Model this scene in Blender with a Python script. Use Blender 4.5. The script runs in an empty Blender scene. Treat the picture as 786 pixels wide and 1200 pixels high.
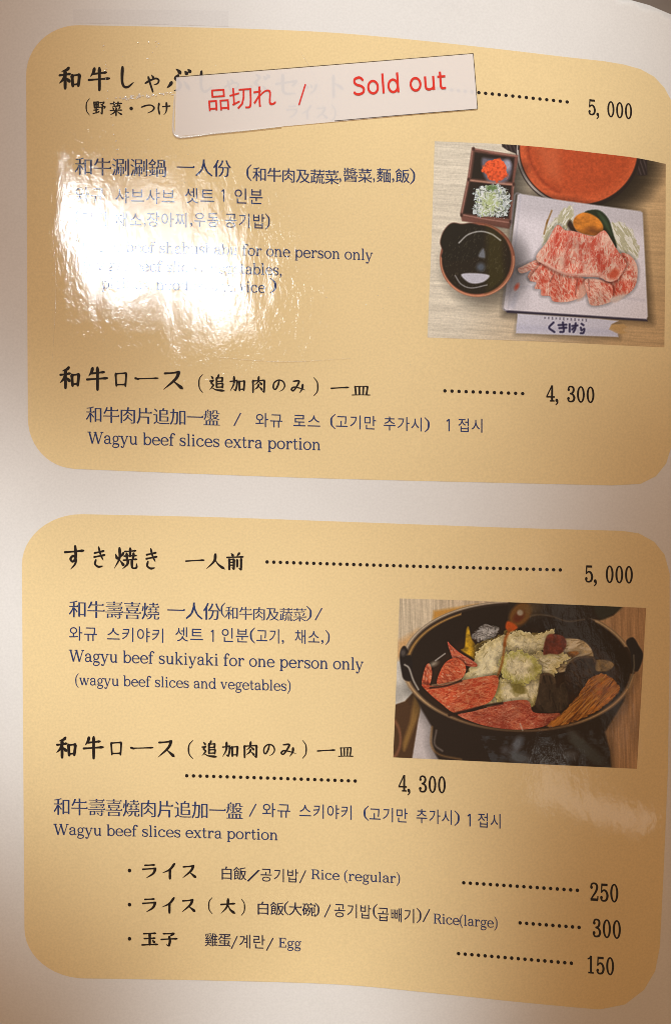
import bpy, math, random
import numpy as np
from mathutils.geometry import delaunay_2d_cdt
from mathutils import Vector

# ------------------------------------------------------------------ camera, world, lamps, exposure
SC = bpy.context.scene
COL = SC.collection
CAMH = 0.42                     # camera height over the page, metres
S0 = 0.306 / 1200.0             # metres per photo pixel on the page plane
cam = bpy.data.cameras.new('camera'); camo = bpy.data.objects.new('camera', cam); COL.objects.link(camo)
camo.location = (0, 0, CAMH)
cam.sensor_fit = 'VERTICAL'; cam.sensor_height = 24
cam.lens = 24 * CAMH / 0.306
cam.clip_start = 0.01; cam.clip_end = 50
SC.camera = camo
w = bpy.data.worlds.new('World'); SC.world = w; w.use_nodes = True
w.node_tree.nodes['Background'].inputs[0].default_value = (1.0, 0.583, 0.30, 1)
w.node_tree.nodes['Background'].inputs[1].default_value = 0.335
SC.view_settings.view_transform = 'Standard'; SC.view_settings.look = 'None'
SC.cycles.filter_width = 0.9
SC.view_settings.exposure = 0.0; SC.view_settings.gamma = 1.0

def area(name, loc, target, size, sy, power, col, shape='RECTANGLE'):
    l = bpy.data.lights.new(name, 'AREA'); l.shape = shape; l.size = size; l.size_y = sy
    l.energy = power; l.color = col
    o = bpy.data.objects.new(name, l); COL.objects.link(o); o.location = loc
    o.rotation_euler = (Vector(target) - Vector(loc)).to_track_quat('-Z', 'Y').to_euler()
    return o
# two neighbouring ceiling panels: their mirror images are the white patches on the film
def panel_lamp(loc, size, sy, power, roll):
    o = area('ceiling_lamp', loc, (-0.055, 0.08, 0), size, sy, power, (0.92, 0.98, 1.04), 'ELLIPSE'); o.data.spread = math.radians(40)
    o.rotation_euler.rotate_axis('Z', math.radians(roll))
panel_lamp((-0.1190, 0.2080, 0.75), 0.082, 0.146, 0.0195, 12)
panel_lamp((-0.1985, 0.2240, 0.75), 0.050, 0.124, 0.0280, -9)
panel_lamp((-0.1060, 0.1920, 0.74), 0.026, 0.060, 0.0085, 6)
# unseen cool spots, added and aimed to brighten zones of the page; everything they miss is left to the warm room
def down(loc, aim, half, w):
    l = bpy.data.lights.new('zone_spot', 'SPOT'); l.spot_size = 2 * half; l.spot_blend = 1.0
    l.energy = 4 * math.pi**2 * w * 1.11; l.color = (0.92, 1.0, 1.02); l.shadow_soft_size = 0.03
    o = bpy.data.objects.new('zone_spot', l); COL.objects.link(o); o.location = loc
    o.rotation_euler = (Vector((aim[0], aim[1], 0)) - Vector(loc)).to_track_quat('-Z', 'Y').to_euler()
down((0.310, 0.882, 1.184), (-0.012, -0.044), 0.067, 1.006)
down((0.112, 1.020, 0.906), (0.033, 0.166), 0.099, 1.304)
down((-0.697, 1.030, 1.181), (-0.041, -0.070), 0.053, 1.303)
down((-0.700, 0.971, 1.292), (-0.151, -0.015), 0.050, 1.902)
down((0.571, 0.899, 0.860), (-0.024, -0.230), 0.053, 3.464)

# ------------------------------------------------------------------ the page surface and its print layout
def surf(X, Y):
    u = X / S0 + 393; v = 600 - Y / S0
    z = np.zeros_like(u)
    t = np.clip((u - 430) / 400, 0, 1.3); z = z - 0.014 * t**2
    a = np.clip((u - 480) / 320, 0, 1.3) * np.clip((330 - v) / 330, 0, 1.3); z = z - 0.010 * a**1.5
    b = np.clip((72 - u) / 130, 0, 1.3); z = z - 0.006 * b**2
    c = np.clip((v - 930) / 300, 0, 1.3); z = z - 0.007 * c**2 * (1 + np.clip((u - 400) / 400, 0, 1))
    return z

def proj(x, y, off=0.0):
    """a point of the printed page (in the photo's own units) -> metres on the page surface"""
    x = np.asarray(x, float); y = np.asarray(y, float)
    dx = (x - 393) * S0 / CAMH; dy = (600 - y) * S0 / CAMH
    z = np.zeros_like(x)
    for _ in range(14):
        z = 0.5 * z + 0.5 * surf(dx * (CAMH - z), dy * (CAMH - z))
    z = z + off
    return np.stack([dx * (CAMH - z), dy * (CAMH - z), z], -1)

def mirrored(x, y, d):
    """where a lamp must hang to be seen mirrored at this spot of the page"""
    p = proj(x, y); e = 1e-4
    n = np.array([-(surf(p[0] + e, p[1]) - surf(p[0] - e, p[1])) / (2 * e), -(surf(p[0], p[1] + e) - surf(p[0], p[1] - e)) / (2 * e), 1.0]); n /= np.linalg.norm(n)
    v = p - np.array([0, 0, CAMH]); v /= np.linalg.norm(v); r = v - 2 * (v @ n) * n
    return Vector(p + r * d)
def streak_lamp(p0, p1, width, d, radiance):
    """an added unseen lamp, hung to put a pale reflection from p0 to p1"""
    a, b = mirrored(*p0, d), mirrored(*p1, d); c = (a + b) / 2; t = Vector(proj((p0[0] + p1[0]) / 2, (p0[1] + p1[1]) / 2))
    ln = (b - a).length; X = (b - a).normalized(); Z = (c - t).normalized(); Y = Z.cross(X).normalized(); Z = X.cross(Y)
    l = bpy.data.lights.new('added_streak_lamp', 'AREA'); l.shape = 'RECTANGLE'; l.size = ln; l.size_y = width  # unseen lamp, added only for its mirror image on the film
    l.energy = math.pi * ln * width * radiance; l.color = (1.0, 0.93, 0.84)
    o = bpy.data.objects.new('added_streak_lamp', l); COL.objects.link(o)
    from mathutils import Matrix
    o.matrix_world = Matrix.Translation(c) @ Matrix((X, Y, Z)).transposed().to_4x4()
streak_lamp((620, 648), (738, 860), 0.030, 0.7, 0.45)
streak_lamp((628, 915), (758, 965), 0.055, 0.7, 1.6)

# how far the lines of print sink towards the right, at six heights of the page
_XS = np.array([0, 100, 250, 400, 500, 600, 700, 786.0])
_QS = np.array([30, 165, 400, 550, 610, 900, 1020, 1146.0])
_DT = np.array([[-2, 0, 3.2, 9, 18, 29, 41, 52], [-2, 0, 3.2, 9, 16.5, 25, 33, 41], [-2, 0, 4, 8, 11, 14.5, 18, 21],
                [-2, 0, 5, 10.5, 13, 15.5, 18.5, 20], [-2, 0, 5, 9, 12, 15.5, 18.5, 20], [-2, 0, 4, 9, 13, 17, 22, 26],
                [-2, 0, 4, 9, 13.5, 19.5, 26, 32], [-2, 0, 3, 8, 16.5, 27.5, 36, 43]])
def _basis(x, q):
    X = np.asarray(x, float) / 400 - 1; Q = np.asarray(q, float) / 600 - 1
    return np.stack([X**i * Q**j for i in range(5) for j in range(5) if i + j < 8], -1)
_gx, _gq = np.meshgrid(_XS, _QS)
_CO = np.linalg.lstsq(np.vstack([_basis(_gx.ravel(), _gq.ravel()), 0.05 * np.eye(_basis(0, 0).size)]),
                      np.concatenate([_DT.ravel(), np.zeros(_basis(0, 0).size)]), rcond=None)[0]
def drop(x, q):
    return _basis(np.clip(x, -10, 800), np.clip(q, 0, 1190)) @ _CO
def lay(x, q):
    x = np.asarray(x, float); q = np.asarray(q, float)
    return x, q + drop(x, q)
def q_of(x, y):
    q = y
    for _ in range(8):
        q = y - float(drop(x, q))
    return q

# ------------------------------------------------------------------ object helpers
def link(name, me, mat, parent=None, label=None):
    o = bpy.data.objects.new(name, me); COL.objects.link(o)
    if mat: me.materials.append(mat)
    if parent is not None:
        o.parent = parent; o.matrix_parent_inverse = parent.matrix_basis.inverted()
    if label: o['label'] = label
    return o
def mesh_np(name, V, F, smooth=True):
    """V (n,3), F (m,3) or (m,4) arrays"""
    me = bpy.data.meshes.new(name)
    F = np.asarray(F, np.int32); k = F.shape[1]
    me.vertices.add(len(V)); me.vertices.foreach_set('co', np.asarray(V, np.float32).ravel())
    me.loops.add(F.size); me.loops.foreach_set('vertex_index', F.ravel())
    me.polygons.add(len(F)); me.polygons.foreach_set('loop_start', np.arange(0, F.size, k, dtype=np.int32))
    me.update(calc_edges=True); me.validate()
    if smooth: me.polygons.foreach_set('use_smooth', np.ones(len(me.polygons), bool))
    return me
def thing(name, label, cat, loc=(0, 0, 0)):
    o = bpy.data.objects.new(name, None); COL.objects.link(o); o.location = loc
    o.empty_display_size = 0.02; o['label'] = label; o['category'] = cat
    bpy.context.view_layer.update()
    return o
def lin(c):
    c = np.asarray(c, float) / 255.0
    return np.where(c <= 0.04045, c / 12.92, ((c + 0.055) / 1.055) ** 2.4)

# ------------------------------------------------------------------ materials
def film_group():
    """the crinkled glossy film over the print: returns one normal for every printed layer"""
    g = bpy.data.node_groups.new('film_relief', 'ShaderNodeTree')
    g.interface.new_socket('Normal', in_out='OUTPUT', socket_type='NodeSocketVector')
    n = g.nodes; L = g.links
    out = n.new('NodeGroupOutput'); pos = n.new('ShaderNodeNewGeometry')
    def noise(scale, detail, rough, dist, sx=1, sy=1, rot=0):
        mp = n.new('ShaderNodeMapping'); mp.inputs['Scale'].default_value = (sx, sy, 1)
        mp.inputs['Rotation'].default_value = (0, 0, rot)
        t = n.new('ShaderNodeTexNoise'); t.inputs['Scale'].default_value = scale
        t.inputs['Detail'].default_value = detail; t.inputs['Roughness'].default_value = rough
        t.inputs['Distortion'].default_value = dist
        L.new(pos.outputs['Position'], mp.inputs['Vector']); L.new(mp.outputs[0], t.inputs['Vector'])
        return t.outputs['Fac']
    def bump(src, dist, prev=None):
        b = n.new('ShaderNodeBump'); b.inputs['Strength'].default_value = 1
        b.inputs['Distance'].default_value = dist
        L.new(src, b.inputs['Height'])
        if prev: L.new(prev, b.inputs['Normal'])
        return b.outputs['Normal']
    a = bump(noise(55, 2, 0.5, 0.3, 1.7, 0.5), 0.00017)
    b = bump(noise(430, 2, 0.55, 0.8, 1.5, 0.75, 0.45), 0.000030, a)
    c = bump(noise(2600, 1, 0.5, 0.0), 0.000008, b)
    L.new(c, out.inputs['Normal'])
    return g
FILM = film_group()
def base_mat(name, coat=1.0):
    m = bpy.data.materials.new(name); m.use_nodes = True
    nt = m.node_tree; p = nt.nodes['Principled BSDF']
    p.inputs['Roughness'].default_value = 0.65
    p.inputs['Specular IOR Level'].default_value = 0.2
    if coat:
        p.inputs['Coat Weight'].default_value = coat
        p.inputs['Coat Roughness'].default_value = 0.018
        p.inputs['Coat IOR'].default_value = 1.5
        g = nt.nodes.new('ShaderNodeGroup'); g.node_tree = FILM
        nt.links.new(g.outputs['Normal'], p.inputs['Coat Normal'])
    return m, nt, p
def speckled(name, rgb, amt=0.05, scale=1500, coat=1.0, blotch=0.03):
    """print or paper: a flat ink with fine grain and faint uneven inking"""
    m, nt, p = base_mat(name, coat)
    c = lin(rgb)
    n = nt.nodes; L = nt.links
    pos = n.new('ShaderNodeNewGeometry')
    t = n.new('ShaderNodeTexNoise'); t.inputs['Scale'].default_value = scale; t.inputs['Detail'].default_value = 2
    t2 = n.new('ShaderNodeTexNoise'); t2.inputs['Scale'].default_value = 24; t2.inputs['Detail'].default_value = 4
    L.new(pos.outputs['Position'], t.inputs['Vector']); L.new(pos.outputs['Position'], t2.inputs['Vector'])
    def ramp(src, a):
        r = n.new('ShaderNodeMapRange'); r.inputs[1].default_value = 0.3; r.inputs[2].default_value = 0.7
        r.inputs[3].default_value = 1 - a; r.inputs[4].default_value = 1 + a
        L.new(src, r.inputs[0]); return r.outputs[0]
    mu = n.new('ShaderNodeMath'); mu.operation = 'MULTIPLY'
    L.new(ramp(t.outputs['Fac'], amt), mu.inputs[0]); L.new(ramp(t2.outputs['Fac'], blotch), mu.inputs[1])
    v = n.new('ShaderNodeVectorMath'); v.operation = 'SCALE'
    v.inputs[0].default_value = tuple(c); L.new(mu.outputs[0], v.inputs['Scale'])
    L.new(v.outputs[0], p.inputs['Base Color'])
    return m
M_PAPER = speckled('white_paper', (233, 231, 229), 0.035)
M_PANEL = speckled("yellow_print", (240, 215, 163), 0.05)
M_INK = speckled('black_ink', (13, 7, 10), 0.1)
M_BLUE = speckled('blue_ink', (26, 52, 104), 0.12)
M_BLACK2 = speckled('dark_blue_ink', (18, 30, 66), 0.12)
M_RED = speckled('red_ink', (226, 50, 36), 0.08, coat=0.4)
def photo_mat():
    m, nt, p = base_mat('photo_print')
    a = nt.nodes.new('ShaderNodeVertexColor'); a.layer_name = 'print'
    pos = nt.nodes.new('ShaderNodeNewGeometry')
    t = nt.nodes.new('ShaderNodeTexNoise'); t.inputs['Scale'].default_value = 1800
    r = nt.nodes.new('ShaderNodeMapRange'); r.inputs[1].default_value = .3; r.inputs[2].default_value = .7
    r.inputs[3].default_value = .9; r.inputs[4].default_value = 1.1
    v = nt.nodes.new('ShaderNodeVectorMath'); v.operation = 'SCALE'
    nt.links.new(pos.outputs['Position'], t.inputs['Vector']); nt.links.new(t.outputs['Fac'], r.inputs[0])
    nt.links.new(a.outputs['Color'], v.inputs[0]); nt.links.new(r.outputs[0], v.inputs['Scale'])
    nt.links.new(v.outputs[0], p.inputs['Base Color'])
    return m
M_PHOTO = photo_mat()
def clear_mat(name, gloss, rough, milk, milkcol=(0.9, 0.88, 0.86)):
    m = bpy.data.materials.new(name); m.use_nodes = True
    nt = m.node_tree; n = nt.nodes; L = nt.links
    n.remove(n['Principled BSDF'])
    tr = n.new('ShaderNodeBsdfTransparent'); gl = n.new('ShaderNodeBsdfGlossy'); df = n.new('ShaderNodeBsdfDiffuse')
    gl.inputs['Roughness'].default_value = rough; df.inputs['Color'].default_value = (*milkcol, 1)
    m1 = n.new('ShaderNodeMixShader'); m1.inputs[0].default_value = gloss
    m2 = n.new('ShaderNodeMixShader'); m2.inputs[0].default_value = milk
    g = n.new('ShaderNodeGroup'); g.node_tree = FILM; L.new(g.outputs[0], gl.inputs['Normal'])
    L.new(tr.outputs[0], m1.inputs[1]); L.new(gl.outputs[0], m1.inputs[2])
    L.new(m1.outputs[0], m2.inputs[1]); L.new(df.outputs[0], m2.inputs[2])
    L.new(m2.outputs[0], n['Material Output'].inputs['Surface'])
    return m

# ------------------------------------------------------------------ shapes of the letters
def _in(P, x, y):
    c = np.zeros(x.shape, bool); n = len(P)
    for i in range(n):
        (xa, ya), (xb, yb) = P[i], P[(i + 1) % n]
        if ya != yb: c ^= ((ya > y) != (yb > y)) & (x < (xb - xa) * (y - ya) / (yb - ya) + xa)
    return c
def cdt(polys):
    """union of overlapping polygons -> (verts, triangles)"""
    vs = []; fs = []
    for p in polys:
        k = len(vs)
        a = sum(p[i][0] * p[(i + 1) % len(p)][1] - p[(i + 1) % len(p)][0] * p[i][1] for i in range(len(p)))
        if abs(a) < 1e-7: continue
        if a < 0: p = p[::-1]
        vs += [Vector((float(c[0]), float(c[1]))) for c in p]; fs.append(list(range(k, k + len(p))))
    r = delaunay_2d_cdt(vs, [], fs, 0, 1e-5)
    V = np.array([(v[0], v[1]) for v in r[0]]); T = np.array(r[2], int)
    c = V[T].mean(1); ok = np.zeros(len(T), bool)
    for p in polys:
        p = np.asarray(p, float); lo, hi = p.min(0), p.max(0)
        k = np.where(~ok & (c[:, 0] >= lo[0]) & (c[:, 0] <= hi[0]) & (c[:, 1] >= lo[1]) & (c[:, 1] <= hi[1]))[0]
        if len(k): ok[k] |= _in(p, c[k, 0], c[k, 1])
    return V, T[ok]
def catmull(P, per=6, closed=False):
    P = np.asarray(P, float)
    if len(P) < 3 and not closed:
        t = np.linspace(0, 1, per + 1)[:, None]; return P[0] * (1 - t) + P[-1] * t
    n = len(P); out = []
    for i in range(n if closed else n - 1):
        if closed: p0, p1, p2, p3 = P[i - 1], P[i], P[(i + 1) % n], P[(i + 2) % n]
        else:
            p1, p2 = P[i], P[i + 1]
            p0 = P[i - 1] if i else 2 * p1 - p2
            p3 = P[i + 2] if i + 2 < n else 2 * p2 - p1
        for k in range(per):
            t = k / per
            out.append(0.5 * (2 * p1 + (p2 - p0) * t + (2 * p0 - 5 * p1 + 4 * p2 - p3) * t * t + (3 * p1 - p0 - 3 * p2 + p3) * t**3))
    if not closed: out.append(P[-1])
    return np.array(out)
def ribbon(C, W):
    """polygons of a stroke along points C with full widths W"""
    C = np.asarray(C, float); T = np.gradient(C, axis=0)
    T /= np.maximum(np.linalg.norm(T, axis=1), 1e-9)[:, None]
    N = np.stack([-T[:, 1], T[:, 0]], -1) * (np.asarray(W) / 2)[:, None]
    A = C + N; B = C - N; out = []
    for i in range(len(C) - 1):
        out.append([A[i], B[i], B[i + 1], A[i + 1]])
    return out
def disc(c, r, n=10, ry=None):
    return [(c[0] + r * math.cos(2 * math.pi * k / n + .2), c[1] + (ry or r) * math.sin(2 * math.pi * k / n + .2)) for k in range(n)]

PROF = {'h': [(0, .85), (.12, .8), (.3, .66), (.6, .66), (.8, .8), (.93, 1.12), (1, .7)],
        'v': [(0, .7), (.1, 1.1), (.3, .88), (.8, .92), (1, .8)],
        'p': [(0, .85), (.1, 1.1), (.4, .95), (.75, .6), (1, .14)],
        'n': [(0, .3), (.3, .6), (.65, 1.1), (.84, 1.4), (1, .2)],
        'd': [(0, .3), (.5, .95), (.8, 1.25), (1, .7)],
        'c': [(0, .8), (.1, 1.05), (.4, .85), (.7, .9), (.9, .6), (1, .2)],
        'f': [(0, 1.0), (.4, .7), (1, .12)],
        't': [(0, .4), (.5, .85), (1, .4)],
        'b': [(0, 1), (1, 1)]}
KAI = {
 '和': 'p46,8 38,16 16,24;h8,40 30,37 52,33;v31,20 31,60 31,94;p31,42 22,58 6,74;d34,50 42,57 50,66;v60,38 61,60 63,84;h60,40 76,38 92,35;v91,36 89,58 86,82;h62,78 74,77 86,75',
 '牛': 'p30,8 25,24 12,42;h26,30 52,27 82,23;h5,56 50,52 96,48;v52,5 52,50 52,97',
 'し': 'c34,6 32,40 33,70 42,87 60,87 84,68',
 'ゃ': 'c8,54 40,38 72,28 90,36 84,54 60,62;d46,10 54,20 60,28;v26,20 36,50 54,98',
 'ぶ': 'd42,6 52,13 58,22;c50,30 40,42 52,54 58,68 52,84 34,90;p24,58 18,68 6,80;d72,54 82,66 92,82;d76,14 80,18 84,24;d88,6 92,10 97,16',
 '（': 't72,2 48,28 48,72 72,98', '）': 't28,2 52,28 52,72 28,98',
 '野': 'v9,12 11,34 13,52;h10,13 26,11 43,10;v42,10 41,30 40,50;h12,31 40,29;h13,50 40,47;v26,12 26,50 26,86;h9,68 42,63;h3,91 28,85 48,77;h54,15 70,13 86,11;p85,12 78,22 66,30;d58,24 70,32 80,42;h48,48 70,45 93,42;p93,42 88,52 82,58;v71,46 71,70 70,92;f70,92 64,90 56,82',
 '菜': 'h6,18 50,16 94,14;v34,5 36,28;v66,4 63,26;p80,27 50,34 20,38;d22,44 28,49 33,55;d47,42 50,47 54,53;p80,38 74,48 64,56;h6,65 50,62 94,60;v50,54 50,75 50,99;p47,66 30,82 5,94;n54,66 72,80 97,92',
 '・': 'O50,50 15', 'つ': 'c6,40 40,26 74,24 92,42 82,66 46,86',
 'け': 'v16,12 12,50 19,90;h42,36 70,34 97,30;p70,8 72,50 64,80 50,96',
 'ロ': 'v15,22 17,50 20,84;h15,24 50,21 85,19;v84,19 82,50 79,84;h20,79 50,78 80,77',
 'ー': 'b4,50 14,56;h4,54 50,51 97,47', 'ス': 'h16,22 50,19 79,14;p78,14 62,46 10,92;n50,52 70,68 95,88',
 '追': 'p60,3 56,12 48,18;v47,18 47,50 47,72;h47,20 66,19 84,17;v83,18 81,39;h47,39 80,37;h47,53 66,51 86,49;v85,50 83,72;h47,71 83,69;d12,10 18,15 25,23;h6,38 28,33;c27,33 14,48 27,60 12,76;n5,84 20,76 44,86 98,90',
 '加': 'h5,35 28,31 48,27;v47,28 45,60 38,86;f38,86 32,84 24,76;p28,7 26,50 4,92;v60,31 61,60 62,86;h60,33 76,31 93,29;v92,30 90,60 88,84;h61,79 90,77',
 '肉': 'v13,26 14,60 14,95;h13,29 50,26 88,23;v88,23 87,60 86,91;f86,91 80,89 70,82;p52,4 46,34 24,52;n50,27 60,38 74,51;p52,48 44,64 24,79;n50,59 62,68 76,82',
 'の': 'c54,20 46,50 28,78 14,68 18,38 46,18 78,24 92,52 78,78 54,91',
 'み': 'c20,22 54,19 42,50 20,80 8,72 22,58 56,62 94,74;p77,40 74,66 56,94',
 '一': 'h5,55 50,50 96,46', '皿': 'v17,26 20,50 22,84;h17,29 50,26 85,24;v84,24 82,50 78,82;v40,28 41,82;v62,27 60,82;h3,87 50,84 97,83',
 'す': 'h5,29 50,25 97,20;c56,3 58,50 44,67 33,56 46,43 58,54 56,76 34,99',
 'き': 'h16,31 78,20;h14,49 84,38;c44,5 56,36 74,62;c26,62 20,80 42,92 72,88',
 '焼': 'd9,32 13,43 17,53;p42,26 37,37 31,44;p26,6 26,50 4,95;n26,56 36,70 45,82;h48,20 70,18 94,15;v71,5 70,40;v56,28 57,52;v85,26 82,50;h46,40 96,36;h43,58 70,55 98,52;p62,58 58,76 38,96;c78,56 78,84 84,91 97,88 97,70',
 '人': 'p50,6 44,46 4,93;n47,36 66,66 98,92',
 '前': 'd28,3 34,10 39,18;p74,1 67,10 60,19;h5,27 50,24 95,21;v18,36 18,93;h18,38 44,36;v44,36 43,90;f43,90 38,88 31,82;h18,54 43,53;h18,70 43,69;v62,38 62,76;v84,31 83,92;f83,92 77,90 69,83',
 'ラ': 'h22,18 50,16 80,14;h8,43 50,39 88,36;p87,36 72,68 28,97', 'イ': 'p82,5 54,40 6,64;v54,38 54,70 54,97',
 '大': 'h6,39 50,35 94,31;p52,5 46,50 6,95;n52,40 66,70 98,93',
 '玉': 'h14,17 50,15 86,13;h18,49 50,47 82,45;v50,16 50,50 50,88;h4,91 50,88 97,86;d66,57 72,65 79,74',
 '子': 'h16,15 50,14 80,12;p79,12 64,24 50,34;v50,34 55,60 50,92;f50,92 42,92 33,84;h3,53 50,49 98,46',
 'セ': 'h6,47 50,39 92,31;p92,31 84,44 74,54;c34,8 35,60 38,80 52,88 90,84', 'ッ': 'd18,38 24,46 28,56;d44,32 50,40 54,50;p82,34 70,64 40,90',
 'ト': 'v36,6 36,50 37,97;d38,38 60,48 82,62',
}
_cache = {}
def kai(ch, th):
    k = ('k', ch, th)
    if k in _cache: return _cache[k]
    polys = []
    if ch in '焼皿': th = th * .8
    th = th * (1.3 if ch in '（）' else 1.38)
    for st in KAI[ch].split(';'):
        ty = st[0]
        if ty == 'O':
            a, r = st[1:].split(' '); polys.append(disc([float(v) for v in a.split(',')], float(r), 14)); continue
        P = [[float(v) for v in a.split(',')] for a in st[1:].split(' ')]
        C = catmull(P, 5 if len(P) > 2 else 7)
        s = np.concatenate([[0], np.cumsum(np.linalg.norm(np.diff(C, axis=0), axis=1))]); s /= s[-1]
        pr = np.array(PROF[ty]); W = np.interp(s, pr[:, 0], pr[:, 1]) * th
        T = np.gradient(C, axis=0); T /= np.linalg.norm(T, axis=1)[:, None]
        W = W * (1.02 - 0.22 * np.abs(T[:, 0]))
        polys += ribbon(C, W) + [disc(C[i], W[i] / 2, 8) for i in (0, len(C) - 1)]
        # elbows of the stroke stay round
        polys += [disc(C[i], W[i] / 2 * .98, 8) for i in range(2, len(C) - 2, 2)]
    V, T = cdt(polys)
    V = np.stack([V[:, 0] / 100, 1 - V[:, 1] / 100], -1)
    _cache[k] = (V, T); return _cache[k]

def grow(V, T, delta):
    """moves every outline point of a triangulated letter so that an edge with outward normal n shifts by delta(n)"""
    ed = {}
    for a, b, c in T:
        for e in ((a, b), (b, c), (c, a)): ed[e] = 1
    bd = [e for e in ed if (e[1], e[0]) not in ed]
    nxt = {}; prv = {}
    for a, b in bd: nxt.setdefault(a, []).append(b); prv.setdefault(b, []).append(a)
    def nrm(a, b):
        d = V[b] - V[a]; d = d / max(np.linalg.norm(d), 1e-9); return np.array([d[1], -d[0]])
    M = V.copy()
    for i in range(len(V)):
        if len(nxt.get(i, [])) != 1 or len(prv.get(i, [])) != 1: continue
        n1, n2 = nrm(prv[i][0], i), nrm(i, nxt[i][0]); d1, d2 = delta(n1), delta(n2)
        A = np.array([n1, n2]); det = np.linalg.det(A)
        m = np.linalg.solve(A, [d1, d2]) if abs(det) > .3 else (n1 * d1 + n2 * d2) / 2
        l = np.linalg.norm(m)
        if l > .03: m = m * .03 / l
        M[i] = V[i] + m
    return M, bd, nxt, prv, nrm
def ccw(V, T):
    a, b, c = V[T[:, 0]], V[T[:, 1]], V[T[:, 2]]
    f = (b[:, 0] - a[:, 0]) * (c[:, 1] - a[:, 1]) - (c[:, 0] - a[:, 0]) * (b[:, 1] - a[:, 1]) < 0
    T = T.copy(); T[f] = T[f][:, ::-1]; return T

def font_glyph(ch, style):
    """outline of the bundled font's character, re-cut: 'ming' thins the horizontals and adds the little
    triangles of a Song face, 'thin' slims every stroke"""
    k = ('f', ch, style)
    if k in _cache: return _cache[k]
    cu = bpy.data.curves.new('glyph', 'FONT'); cu.body = ch; cu.size = 1; cu.resolution_u = 3
    ob = bpy.data.objects.new('glyph', cu); COL.objects.link(ob)
    dg = bpy.context.evaluated_depsgraph_get(); ev = ob.evaluated_get(dg); me = ev.to_mesh()
    raw = np.array([v.co[:2] for v in me.vertices]); tri = [list(p.vertices) for p in me.polygons]
    ev.to_mesh_clear(); bpy.data.objects.remove(ob); bpy.data.curves.remove(cu)
    if not len(raw):
        _cache[k] = (np.zeros((0, 2)), np.zeros((0, 3), int)); return _cache[k]
    key = {}; mp = []
    for v in raw: mp.append(key.setdefault((round(v[0], 5), round(v[1], 5)), len(key)))
    V = np.array(list(key.keys())); T = []
    for t in tri:
        t = [mp[i] for i in t]
        for i in range(1, len(t) - 1):
            a, b, c = t[0], t[i], t[i + 1]
            ar = (V[b][0] - V[a][0]) * (V[c][1] - V[a][1]) - (V[c][0] - V[a][0]) * (V[b][1] - V[a][1])
            if abs(ar) < 1e-9: continue
            T.append((a, b, c) if ar > 0 else (a, c, b))
    def delta(n):
        if style == 'ming': return -0.0105 * n[1]**2 + 0.009 * n[0]**2
        if style == 'mingb': return -0.003 * n[1]**2 + 0.010 * n[0]**2
        if style == 'thin': return 0.0005
        return 0.0
    M, bd, nxt, prv, nrm = grow(V, T, delta)
    if style.startswith('ming'):
        extra = []; et = []
        for a, b in bd:
            n = nrm(a, b); ln = np.linalg.norm(V[b] - V[a])
            if n[0] > .97 and .03 < ln < .1 and len(nxt.get(b, [])) == 1 and len(prv.get(a, [])) == 1:
                nt_, np_ = nrm(b, nxt[b][0]), nrm(prv[a][0], a)
                if nt_[1] > .95 and np_[1] < -.95 and np.linalg.norm(V[nxt[b][0]] - V[b]) > .15:
                    p = M[b]; k0 = len(M) + len(extra)
                    extra += [(p[0] + .012, p[1] - .01), (p[0] - .02, p[1] + .062), (p[0] - .10, p[1] + .0004)]
                    et.append((k0, k0 + 1, k0 + 2))
        if extra: M = np.vstack([M, extra]); T = T + et
    _cache[k] = (M, np.array(T, int)); return _cache[k]

# --- a serif face for the Latin lines, drawn in units of 100 to the em (x-height 48, capitals 68)
TH, TN = 8.5, 4.6
def _arc(cx, cy, rx, ry, a0, a1, tw=TH, tt=TN, n=16):
    a = np.radians(np.linspace(a0, a1, n))
    O = [(cx + rx * math.cos(t), cy + ry * math.sin(t)) for t in a]
    I = [(cx + (rx - tw) * math.cos(t), cy + (ry - tt) * math.sin(t)) for t in a]
    return [[O[i], O[i + 1], I[i + 1], I[i]] for i in range(n - 1)]
def _st(x, y0, y1, w=TH): return [[(x - w / 2, y0), (x + w / 2, y0), (x + w / 2, y1), (x - w / 2, y1)]]
def _sf(x, y, l=9, r=9, h=4): return [[(x - l, y), (x + r, y), (x + r, y + h), (x - l, y + h)]]
def _ln(x0, y0, x1, y1, w):
    return ribbon([(x0, y0), (x1, y1)], [w, w])
def _cv(P, W): 
    C = catmull(P, 5); s = np.linspace(0, 1, len(C)); W = np.interp(s, np.linspace(0, 1, len(W)), W)
    return ribbon(C, W) + [disc(C[i], W[i] / 2, 8) for i in range(0, len(C), 2)]
X = 48
def _n(x0, x1):
    return _st(x0, 0, X) + _sf(x0, 0) + _sf(x0, X - 4, 9, 0) + _cv([(x0 + 2, 34), (x0 + 9, 42), ((x0 + x1) / 2 + 2, 46), (x1 - 5, 41), (x1, 30)], [3, 4, 6, 7, TH]) + _st(x1, 0, 31) + _sf(x1, 0)
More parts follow.
